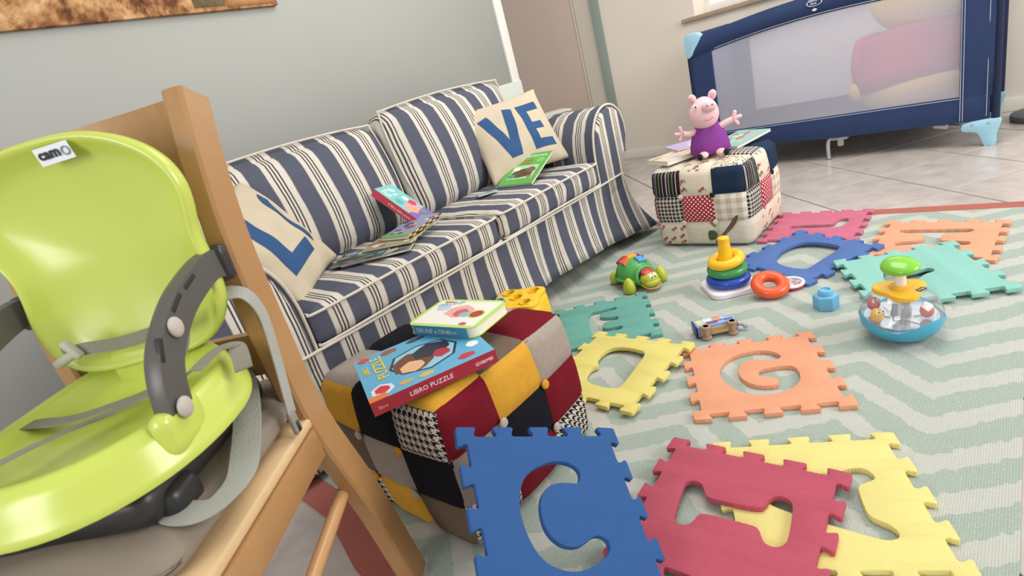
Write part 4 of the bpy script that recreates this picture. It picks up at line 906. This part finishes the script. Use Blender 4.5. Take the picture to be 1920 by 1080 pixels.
# blue hexagonal building block
hx = thing('building_block', 'small light blue hexagonal block with a round stud', 'block', (-.418, 1.690, 0), radians(14))
plate('body', [[(.032 * cos(radians(60 * k)), .032 * sin(radians(60 * k))) for k in range(6)]], .044, plastic('68acd0', .4), hx, None, .003)
lathe('stud', [(.0205, .042), (.0205, .058), (.018, .0615), (.0145, .0615), (.013, .056), (0, .056)], plastic('6fb2d4', .4), hx, 28); torus('stud_rim', .009, .0015, plastic('7cbcdc', .4), hx, TR(0, 0, .0565), n=24, m=8)
# turtle
tt = thing('turtle_toy', 'green turtle shape sorter with lime legs and a smiling head', 'toy', (-1.128, 1.800, 0), radians(-28))
lime = plastic('b4bd38', .35); grn = plastic('4f9f50', .35)
def shellf(v): return Vector((v.x * (1 + .05 * cos(4 * math.atan2(v.y, v.x))), v.y, v.z if v.z > 0 else v.z * .25))
sh = ball('shell', (-.005, 0, .034), (.092, .074, .078), grn, tt, 36, shellf)
torus('shell_rim', .078, .007, grn, tt, TR(-.005, 0, .040) @ Matrix.Diagonal((1.17, .95, 1, 1)), .8)
torus('hood', .036, .008, grn, tt, TR(.074, 0, .050) @ Euler((0, radians(75), 0)).to_matrix().to_4x4() @ Matrix.Diagonal((1, 1.1, 1, 1)))
ball('hood_cavity', (.072, 0, .048), (.014, .034, .032), plastic('15281a', .6), tt, 18)
hd = ball('head', (.098, 0, .044), (.036, .036, .030), lime, tt, 26)
ball('muzzle', (.116, 0, .034), (.024, .034, .018), lime, hd, 20)
tube('smile', [(.098, .036, .030), (.122, .030, .020), (.140, 0, .016), (.122, -.030, .020), (.098, -.036, .030)], .0032, plastic('e0a83a', .4), hd, 8, 6)
lathe('cap', [(.026, 0), (.024, .008), (.012, .014), (0, .015)], plastic('c23a3e', .4), hd, 20, TR(.090, 0, .066, 0, radians(15), 0))
for s in (-1, 1):
    e = ball('eye', (.1215, s * .0095, .0600), (.008, .0085, .0115), plastic('f6f6f2'), hd, 14); ball('pupil', (.1285, s * .007, .0585), (.0025, .003, .0045), plastic('101010'), e, 10)
def leg_(x, y, big): ball('leg', (x, y, .027), (.026, .024, .036) if big else (.024, .022, .028), lime, tt, 18, lambda v: Vector((v.x * (1 - .25 * v.z), v.y * (1 - .25 * v.z), max(v.z, -.75))))
leg_(.060, -.072, True); leg_(.066, .072, True); leg_(-.072, -.055, False); leg_(-.072, .055, False)
ball('belly', (0, 0, .028), (.080, .062, .022), plastic('d2a43c', .5), tt, 22)
def block_(P, c, x, y, ax, ay, th=.020):
    z = .034 + .078 * sqrt(max(0, 1 - (x / .092) ** 2 - (y / .074) ** 2))
    n = Vector((x / .092 ** 2, y / .074 ** 2, (z - .034) / .078 ** 2)).normalized(); M_ = Matrix.Translation(Vector((x - .005, y, z)) - n * .012) @ n.to_track_quat('Z', 'X').to_matrix().to_4x4() @ Matrix.Rotation(ax, 4, 'Z')
    plate('shape_block', [[(a_ * 1.22, b_ * 1.22) for a_, b_ in P]], th, plastic(c, .35), tt, M_, .0015)
block_([(.019 * cos(radians(k * 20)), .012 * sin(radians(k * 20))) for k in range(18)], 'b82c36', -.055, -.020, 0, 0)
block_(rect(-.014, -.014, .014, .014), 'ecae34', -.012, .004, .3, 0)
block_([(.021 * cos(radians(90 + 120 * k)), .021 * sin(radians(90 + 120 * k))) for k in range(3)], 'e2683a', -.004, -.032, .5, 0)
block_(star(4, .011, .019), '4a98cc', .036, .014, .3, 0)
block_([(.017 * cos(radians(k * 24)), .017 * sin(radians(k * 24))) for k in range(15)], '7a3a80', -.018, .040, 0, 0)
plate('badge', [rect(-.014, -.005, .014, .005)], .001, plastic('b8383c', .5), tt, TR(-.038, -.0685, .052, radians(68), 0, radians(-28)) )
# yellow shape sorter
ss = thing('shape_sorter', 'yellow shape sorter lid with one blue block on a printed bucket by the sofa skirt', 'toy', (-1.285, 1.270, 0), radians(20)); ss.scale = (.93, .93, 1.2)
yel = plastic('f2c32e', .25)
lid = [(-.092, -.075), (-.03, -.092), (.03, -.080), (.088, -.092), (.098, -.03), (.080, .01), (.096, .075), (.05, .098), (-.02, .082), (-.085, .092), (-.100, .03), (-.084, -.02)]
lo = chaikin(lid, 3)
def circp(x, y, r, n, ph=0): return [(x + r * cos(2 * pi * k / n + ph), y + r * sin(2 * pi * k / n + ph)) for k in range(n)][::-1]
hl = [circp(-.052, -.048, .021, 20), circp(.052, -.05, .023, 6, .2), circp(.0, .0, .024, 6, .5), circp(.055, .050, .023, 5, .3), circp(-.05, .05, .023, 20)]
top_ = plate('lid', [lo] + hl, .012, yel, ss, TR(0, 0, .138), .003)
for h_ in hl:
    cxh = sum(p[0] for p in h_) / len(h_); cyh = sum(p[1] for p in h_) / len(h_); out = [(cxh + (p[0] - cxh) * 1.16, cyh + (p[1] - cyh) * 1.16) for p in h_][::-1]
    plate('hole_rim', [out, h_], .005, yel, top_, TR(0, 0, .149), .001)
bm = bmesh.new(); R2 = []
for z, k in ((.142, 1.0), (.12, 1.04), (.095, 1.06), (.075, 1.05)): R2.append([bm.verts.new((x * k, y * k, z - (.018 * abs(sin(2.0 * math.atan2(y, x))) if z < .1 else 0))) for x, y in lo])
for a, b in zip(R2, R2[1:]):
    for k in range(len(a)): bm.faces.new((a[k], a[(k + 1) % len(a)], b[(k + 1) % len(a)], b[k]))
link('skirt', mesh(bm, 60), yel, ss).modifiers.new('t', 'SOLIDIFY').thickness = .003
t = NT('printed_bucket'); v, xyz = t.coord(); vo = t.n('ShaderNodeTexVoronoi'); vo.inputs['Scale'].default_value = 45; t.l(v, vo.inputs['Vector'])
x = t.n('ShaderNodeSeparateColor'); t.l(vo.outputs['Color'], x.inputs[0]); t.col(t.ramp(x.outputs[0], [(0, 'd8dcd6'), (.3, '6a9fc0'), (.45, 'e2d070'), (.55, 'c8504a'), (.65, '6a9a5a'), (.75, 'e8e8e4'), (.9, '4a5a7a')], True))
plate('bucket', [[(x_ * .93, y_ * .93) for x_, y_ in lo]], .12, t.surf(.25, .5), ss, TR(0, 0, .001), .003)
M_ = TR(-.052, -.048, .148)
bo_ = plate('block', [circp(0, 0, .0195, 20)[::-1], circp(0, 0, .0155, 20)], .016, plastic('4a8ec0', .35), ss, M_, .001); lathe('block_floor', [(0, 0), (.0160, 0), (.0160, .008), (0, .008)], plastic('4a8ec0', .35), bo_, 20, M_)
# wooden toy train lying on its side
tn = thing('toy_train', 'small toy wagon lying on its side with beige wheels and blue printed side', 'toy', (-.672, 1.476, 0), radians(38)); tn.scale = (1.1, 1.1, 1.1)
wd2 = plain('a58a74', .6, .3, .15, 60)
body = [(-.064, .026), (-.058, -.018), (.050, -.018), (.052, .010), (.030, .014), (.024, .030), (-.020, .032), (-.026, .024)]
plate('body', [body], .030, plastic('6f93c0', .35), tn, TR(0, 0, .006), .001)
pt = plate('printed_side', [[(-.060, .024), (-.055, -.012), (.047, -.012), (.049, .007), (.027, .011), (.021, .027), (-.017, .029), (-.024, .022)]], .0008, paper('9fc0dc'), tn, TR(0, 0, .0362))
for P, c in ((rect(-.054, -.002, -.040, .020), 'dcd070'), (rect(-.034, .004, -.012, .024), 'c9dbe6'), (rect(-.030, -.004, .016, .004), 'a8404c'), (rect(-.008, .010, .014, .026), 'd98e5a'), (rect(.018, -.008, .044, .004), '3f6fb0'), (rect(-.038, -.010, .0, -.006), '2a3a5c')): plate('printed_shape', [P], .0004, paper(c), pt, TR(0, 0, .0372))
box('front_panel', (-.0625, .004, .021), (.004, .046, .034), plastic('1c2550', .35), tn, .001)
box('chassis', (-.004, -.022, .021), (.100, .010, .022), wd2, tn, .002); box('chassis_slot', (0, -.0272, .017), (.045, .002, .008), plain('c49a4a', .6), tn, .001)
for xw in (-.038, .034):
    ax = tube('axle', [(xw, -.027, .002), (xw, -.027, .042)], .0075, wd2, tn, 14, up=(1, 0, 0))
    for z in (.006, .038): lathe('wheel', [(0, -.004), (.012, -.004), (.0135, -.001), (.0135, .002), (.012, .004), (0, .004)], wd2, ax, 20, TR(xw, -.027, z))
tube('coupling', [(.052, -.016, .020), (.064, -.014, .016), (.070, -.018, .014)], .0045, wd2, tn, 8, 3); box('coupling_block', (.070, -.020, .013), (.010, .010, .012), plain('8fa8c0', .5), tn, .001)
# pink pig plush in a purple dress
pg = thing('pig_plush', 'pink pig soft toy in a purple dress sitting on the pale pouf', 'soft toy', (-.982, 2.335, .371), radians(28))
pk = plain('e8bfc4', .92, .15, .05, 40, .4, 220); pur = plain('85408f', .92, .15, .10, 26, .4, 200); blk = plain('1d1a1c', .8, .2)
def dressf(a, r, z): return .004 * sin(5 * a)
lathe('dress', [(0, .012), (.070, .010), (.082, .020), (.080, .045), (.070, .080), (.058, .110), (.046, .128), (0, .130)], pur, pg, 36, Matrix.Diagonal((1, .72, 1, 1)) @ TR(), dressf, 70)
hm = Euler((-.30, .10, 0)).to_matrix().to_4x4()
he = ball('head', (-.008, -.006, .178), (.060, .055, .066), pk, pg, 28, lambda v: Vector((v.x * (1 - .10 * v.z), v.y, v.z)), hm)
ball('snout', (.010, -.056, .205), (.030, .026, .022), pk, he, 20, None, Euler((-.35, 0, .15)).to_matrix().to_4x4())
for s in (-1, 1):
    ball('nostril', (.012 + s * .010, -.0800, .213), .0042, plain('b86a94', .8), he, 10)
    e = ball('eye', (-.012 + s * .026 - .004, -.0475, .214), (.0075, .004, .009), plain('f4f0ee', .6), he, 12); ball('pupil', (-.012 + s * .026 - .002, -.052, .214), (.003, .002, .005), blk, e, 8)
    ea = ball('ear', (-.006 + s * .040, .000, .242), (.017, .009, .021), pk, pg, 16, None, Euler((0, s * .35, 0)).to_matrix().to_4x4()); ball('inner_ear', (-.006 + s * .040, -.006, .241), (.011, .005, .014), plain('d9a0a8', .9), ea, 12, None, Euler((0, s * .35, 0)).to_matrix().to_4x4())
tube('mouth', [(-.016, -.0585, .158), (.004, -.063, .152), (.022, -.058, .160)], .0014, plain('c08088', .8), he, 6, 5)
for s, zz in ((-1, .105), (1, .120)):
    bm = bmesh.new(); sweep_bm(bm, smooth_path([(s * .045, -.005, .108), (s * .078, -.008, zz), (s * .100, -.010, zz + .006)], 5), circ(.0135, 12), (0, 1, 0)); am = link('arm', mesh(bm, 70), pk, pg)
    for a in ((75, 10, -60) if s > 0 else (105, 172, 240)):
        d = Vector((cos(radians(a)), 0, sin(radians(a)))); b0 = Vector((s * .104, -.010, zz + .008)); tube('finger', [b0, b0 + d * .014, b0 + d * .026], .0082, pk, am, 10, 3, up=(0, 1, 0), scale=None); ball('fingertip', b0 + d * .026, .0082, pk, am, 12)
    lg = ball('leg', (s * .034, -.055, .014), (.020, .036, .014), pk, pg, 16); ball('shoe', (s * .052 + .0, -.088, .014), (.011, .016, .014), blk, lg, 14)

# ------------------------------------------------------------ wooden chair, seat pad and booster seat (chair frame: x across, y to the front)
RZ = math.atan2(-.627, -.779)
ch = thing('wooden_chair', 'light brown wooden chair in the left foreground', 'chair', (-.90, .315, FZ), RZ)
def woodm(c, c2):
    t = NT('varnished_wood'); v, xyz = t.coord(); mp = t.n('ShaderNodeMapping'); mp.inputs['Scale'].default_value = (18, 3, 3); t.l(v, mp.inputs[0])
    f = t.noise(mp.outputs[0], 4, 4, .6); t.col(t.mix(f, c, c2)); return t.surf(.3, .45)
wdk = woodm('a07548', 'b38a5c'); wlt = woodm('cdaa7c', 'dcc096')
Zc = -FZ
def bent(name, lx, side):
    o_ = -1 if side == 0 else 1
    pts = [(lx + o_ * .045, -.035, .0), (lx + o_ * .025, -.025, .22), (lx, -.004, .43), (lx, .002, .60), (lx, -.004, .76), (lx, -.030, .89), (lx, -.060, .984)]
    pts = [(a, b, c - FZ) for a, b, c in pts]
    bm = bmesh.new(); sweep_bm(bm, smooth_path(pts, 5), [(-.017, -.034), (-.012, -.038), (.012, -.038), (.017, -.034), (.017, .034), (.012, .038), (-.012, .038), (-.017, .034)], (0, 1, 0)) if False else sweep_bm(bm, smooth_path(pts, 5), [(-.030, -.017), (-.034, -.012), (-.034, .012), (-.030, .017), (.030, .017), (.034, .012), (.034, -.012), (.030, -.017)], (1, 0, 0))
    return link(name, mesh(bm, 25), wdk, ch)
WX = .335
bent('back_leg', -.002, 0); bent('back_leg', WX, 1)
def curved_rail(name, z0, z1, y0, dep, mat, th=.018, x0=-.012, x1=None):
    x1 = x1 or WX + .012; bm = bmesh.new(); R2 = []
    for i in range(13):
        f = i / 12; x = x0 + (x1 - x0) * f; yy = y0 - dep * 4 * f * (1 - f)
        zt = z1 + .0 * sin(pi * f)
        R2.append([bm.verts.new((x, yy - th / 2, z0 - FZ)), bm.verts.new((x, yy + th / 2, z0 - FZ)), bm.verts.new((x, yy + th / 2 - .012, zt - FZ)), bm.verts.new((x, yy - th / 2 - .012, zt - FZ))])
    for a, b in zip(R2, R2[1:]):
        for k in range(4): bm.faces.new((a[k], a[(k + 1) % 4], b[(k + 1) % 4], b[k]))
    bm.faces.new(R2[0][::-1]); bm.faces.new(R2[-1]); return link(name, mesh(bm, 40), mat, ch)
curved_rail('crest_rail', .845, .984, -.035, .03, wdk); curved_rail('lower_back_rail', .535, .605, .0, .012, wdk)
rbox('seat', (WX / 2, .205, .440 - FZ), (WX + .035, .43, .022), .008, wlt, ch, 8)
for x in (-.010, WX + .010): box('side_apron', (x, .215, .401 - FZ), (.022, .37, .056), wdk, ch, .004)
box('front_apron', (WX / 2, .375, .395 - FZ), (WX - .01, .022, .056), wdk, ch, .004)
for x in (-.004, WX + .004):
    beam('front_leg', (x, .385, .42 - FZ), (x, .405, 0), .034, .034, wdk, ch)
    tube('side_stretcher', [(x, -.035, .275 - FZ), (x, .40, .235 - FZ)], .0125, wlt if False else woodm('b98a58', 'c99d6c'), ch, 14, up=(1, 0, 0))
box('back_stretcher', (WX / 2, -.035, .335 - FZ), (WX - .02, .018, .045), wdk, ch, .003)
tube('front_stretcher', [(.0, .396, .20 - FZ), (WX, .396, .20 - FZ)], .0125, wdk, ch, 14)
def inchair(z): return Matrix.Translation((-.90, .315, 0)) @ Matrix.Rotation(RZ, 4, 'Z')
CF = inchair(0)
def cthing(name, label, cat, p, group=None):
    w = CF @ Vector(p); return thing(name, label, cat, w, RZ, group)
tau = plain('8a7f72', .95, .12, .10, 10, .8, 16)
pad = cthing('seat_pad', 'padded taupe fabric cushion on the wooden chair seat under the booster', 'cushion', (.20, .16, .4505))
rbox('cushion', (-.012, -.015, .024), (.355, .42, .046), .022, tau, pad, 16, (.01, .01, .012), (0, 0, 0), lambda w, q: Vector((w.x, w.y, w.z + .006 * sin(22 * w.x + 9 * w.y) * (w.z > 0) + .004 * sin(40 * w.y - 14 * w.x) * (w.z > 0))))
bs = cthing('booster_seat', 'lime green plastic child booster seat with grey arms and straps on the chair', 'booster seat', (.155, .10, .50))
def bl_(p): return (p[0] - .155, p[1] - .10, p[2] - .50)
lg_ = plain('bfcd58', .27, .7, .02, 8); dark = plain('2b2b2c', .35, .5, .1, 20); greyp = plain('55524f', .35, .45, .05, 15); strapm = plain('8d897c', .85, .2, .08, 40, .4, 400); strapl = plain('a3a49c', .85, .2, .08, 40, .4, 400)
# black base
rbox('base', bl_((.170, .160, .526)), (.262, .310, .056), .024, dark, bs, 10)
for x in (.05, .28): rbox('foot', bl_((x, .26, .508)), (.05, .06, .05), .018, dark, bs, 8)
tube('base_handle', [bl_(p) for p in ((.11, -.03, .535), (.115, -.075, .530), (.15, -.10, .525), (.20, -.10, .525))], .014, dark, bs, 12, 5)
# seat shell: turned dish, higher at the back
bm = bmesh.new(); rows = []; ns = 56
prof = [(.0, .592), (.45, .590), (.70, .598), (.80, .612), (.86, .620), (.92, .617), (.97, .602), (1.0, .585), (1.03, .572), (1.045, .566), (1.04, .560), (1.0, .562), (.9, .556), (.6, .548), (0, .545)]
for r, z in prof:
    row = []
    for k in range(ns):
        a = 2 * pi * k / ns; ca, sa = cos(a), sin(a)
        rx, ry = .172, (.185 if sa > 0 else .165)
        ex = abs(ca) ** .86 * (1 if ca > 0 else -1); ey = abs(sa) ** .86 * (1 if sa > 0 else -1)
        x = .160 + r * rx * ex; y = .185 + r * ry * ey
        back = max(0, -sa) * r; dip = .016 * max(0, cos(2 * a)) * r * 0
        row.append(bm.verts.new(bl_((x, y, z + .030 * back ** 2 - dip))))
    rows.append(row)
for a, b in zip(rows, rows[1:]):
    for k in range(ns): bm.faces.new((a[k], a[(k + 1) % ns], b[(k + 1) % ns], b[k]))
bmesh.ops.remove_doubles(bm, verts=bm.verts, dist=1e-5); link('seat_shell', mesh(bm, 80), lg_, bs)
# backrest shell
outl = [(.155, .968), (.095, .966), (.040, .948), (-.002, .916), (-.020, .878), (-.018, .840), (-.006, .800), (-.008, .760), (-.008, .715), (.008, .672), (.045, .640), (.10, .632), (.155, .634), (.215, .632), (.262, .642), (.290, .675), (.296, .72), (.285, .765), (.283, .80), (.300, .84), (.318, .885), (.300, .925), (.26, .952), (.21, .966)]
oo = [(p[0], p[1]) for p in chaikin(outl, 2)]; nb = len(oo); bm = bmesh.new(); rows = []; cb = (.148, .79)
def by(r): return .045 + .030 * r ** 3
for r, dy in ((0, 0), (.2, 0), (.4, 0), (.6, 0), (.75, 0), (.86, .0), (.93, .006), (.97, .010), (1.0, .006), (1.012, -.006), (1.0, -.016), (.95, -.024), (.7, -.030), (.4, -.030), (0, -.030)):
    rows.append([bm.verts.new(bl_((cb[0] + (p[0] - cb[0]) * r, by(r) + dy + .018 * (cb[1] - p[1]) * r, cb[1] + (p[1] - cb[1]) * r))) for p in oo])
for a, b in zip(rows, rows[1:]):
    for k in range(nb): bm.faces.new((a[k], a[(k + 1) % nb], b[(k + 1) % nb], b[k]))
bmesh.ops.remove_doubles(bm, verts=bm.verts, dist=1e-5); bk_ = link('backrest_shell', mesh(bm, 80), lg_, bs)
lathe('dimple', [(0, -.001), (.014, 0), (.017, .0015), (.018, 0)], lg_, bk_, 24, Matrix.Translation(bl_((.135, .0475, .905))) @ Matrix.Rotation(-pi / 2, 4, 'X'))
rbox('neck', bl_((.155, .055, .625)), (.13, .05, .075), .02, lg_, bs, 8)
rbox('arm_socket', bl_((.006, .245, .600)), (.030, .075, .058), .014, lg_, bs, 8); rbox('arm_socket', bl_((.314, .245, .600)), (.030, .075, .058), .014, lg_, bs, 8)
sk_ = plate('sticker', [rect(-.0255, -.0115, .0255, .0115)], .0006, plastic('e6eaf2', .3), bk_, Matrix.Translation(bl_((.1225, .0790, .945))) @ axesM((0, 0, 0), (-1, 0, .02), (0, .15, .99), (-.02, .99, -.15)))
text('lettering', 'cam', .0185, plastic('23242a'), sk_, Matrix.Translation(bl_((.1445, .0802, .9405))) @ axesM((0, 0, 0), (-1, 0, .02), (0, .15, .99), (-.02, .99, -.15)), thick=.0001, bold=.0007, sx=1.05)
torus('printed_ring', .0052, .0012, plastic('8a8c96'), sk_, Matrix.Translation(bl_((.1045, .0803, .945))) @ axesM((0, 0, 0), (-1, 0, 0), (0, .15, .99), (0, .99, -.15)), n=20, m=6)
# curved grey arms with round grey-white buttons
flatp = [(-.024, -.011), (.024, -.011), (.027, 0), (.024, .011), (-.024, .011), (-.027, 0)]
AR = [(-.002, .046, .742), (.0, .070, .748), (.0, .110, .741), (.0, .165, .722), (.0, .215, .688), (.0, .238, .655), (.004, .246, .610)]
for sx in (0, 1):
    P = [bl_(((.318 - p[0]) if sx else p[0], p[1], p[2])) for p in AR]
    bm = bmesh.new(); sweep_bm(bm, smooth_path(P, 6), [(a * .9, b) for a, b in [(-.011, -.020), (.011, -.020), (.013, 0), (.011, .020), (-.011, .020), (-.013, 0)]], (1, 0, 0)) if False else sweep_bm(bm, smooth_path(P, 6), [(-.020, -.011), (.020, -.011), (.023, 0), (.020, .011), (-.020, .011), (-.023, 0)], (1, 0, 0))
    arm_ = link('arm', mesh(bm, 40), greyp, bs)
    X = .318 if sx else 0.0; s_ = 1 if sx else -1
    P2 = bl_((X - s_ * .002, .047, .744)); rbox('arm_hook', P2, (.044, .022, .056), .010, dark, arm_, 6)
    for (y_, z_) in ((.2, .708), (.248, .622)):
        ball('button', bl_((X + s_ * .014, y_, z_)), (.006, .0125, .0135), plain('b5ada4', .5), arm_, 14)
    for (y_, z_, a_) in ((.135, .742, -.3), (.175, .728, -.5), (.235, .69, -1.1)): 
        box('slot', (0, 0, 0), (.006, .030, .007), plain('201f1f', .5), arm_, .001, Matrix.Translation(bl_((X + s_ * .009, y_, z_ + .004))) @ Matrix.Rotation(a_, 4, 'X'))
# straps
def strap(name, pts, w, mat, up=(0, 0, 1), t_=.002): return ribbon(name, [bl_(p) for p in pts], w, t_, mat, bs, 6, up)
strap('strap', [(.335, .180, .612), (.293, .165, .610), (.23, .170, .606), (.17, .158, .606), (.10, .145, .612), (.04, .150, .625)], .022, strapm)
strap('strap', [(.205, .320, .628), (.165, .275, .628), (.155, .225, .618), (.13, .19, .612), (.07, .168, .620)], .017, strapm)
strap('strap', [(.27, .26, .612), (.235, .285, .616), (.20, .31, .622), (.19, .335, .612)], .018, strapm)
strap('strap', [(.020, .165, .632), (.004, .125, .640), (-.016, .115, .634), (-.036, .150, .612)], .024, strapm)
strap('strap', [(.250, .100, .680), (.212, .098, .680), (.164, .098, .676), (.098, .100, .680), (.050, .110, .690)], .019, strapm, (0, 1, 0))
strap('strap', [(.040, .115, .712), (.030, .130, .690), (.040, .140, .660), (.070, .150, .632)], .015, strapm, (0, 1, 0))
rbox('buckle', bl_((.245, .104, .674)), (.045, .016, .014), .006, plain('b4b3a4', .6), bs, 6, rot=(0, .3, 0)); rbox('buckle', bl_((.228, .106, .686)), (.012, .014, .034), .005, plain('b4b3a4', .6), bs, 6, rot=(0, .5, 0))
strap('hanging_strap', [(.005, .055, .700), (-.022, .050, .690), (-.028, .040, .650), (-.026, .050, .585), (-.024, .066, .52), (-.022, .072, .488)], .024, strapl, (1, 0, 0))
hb = rbox('strap_buckle', bl_((-.022, .076, .474)), (.008, .020, .040), .0035, plain('8b857e', .5), bs, 6)
box('slot', bl_((-.0262, .076, .466)), (.001, .008, .018), plain('2a2826', .6), hb, 0)
strap('loop_strap', [(.150, -.01, .522), (.10, -.005, .545), (.060, .030, .545), (.020, .105, .530), (-.015, .190, .515), (-.030, .245, .505), (-.010, .285, .499), (.030, .285, .500), (.075, .260, .505), (.13, .235, .512)], .040, strapl)
strap('rear_strap', [(.290, .020, .655), (.300, .010, .60), (.305, .0, .545)], .030, plain('5a5a50', .85, .2), (0, 1, 0))
strap('crotch_strap', [(.275, .335, .605), (.30, .345, .628), (.335, .345, .620), (.345, .35, .56), (.33, .36, .52)], .030, strapm)
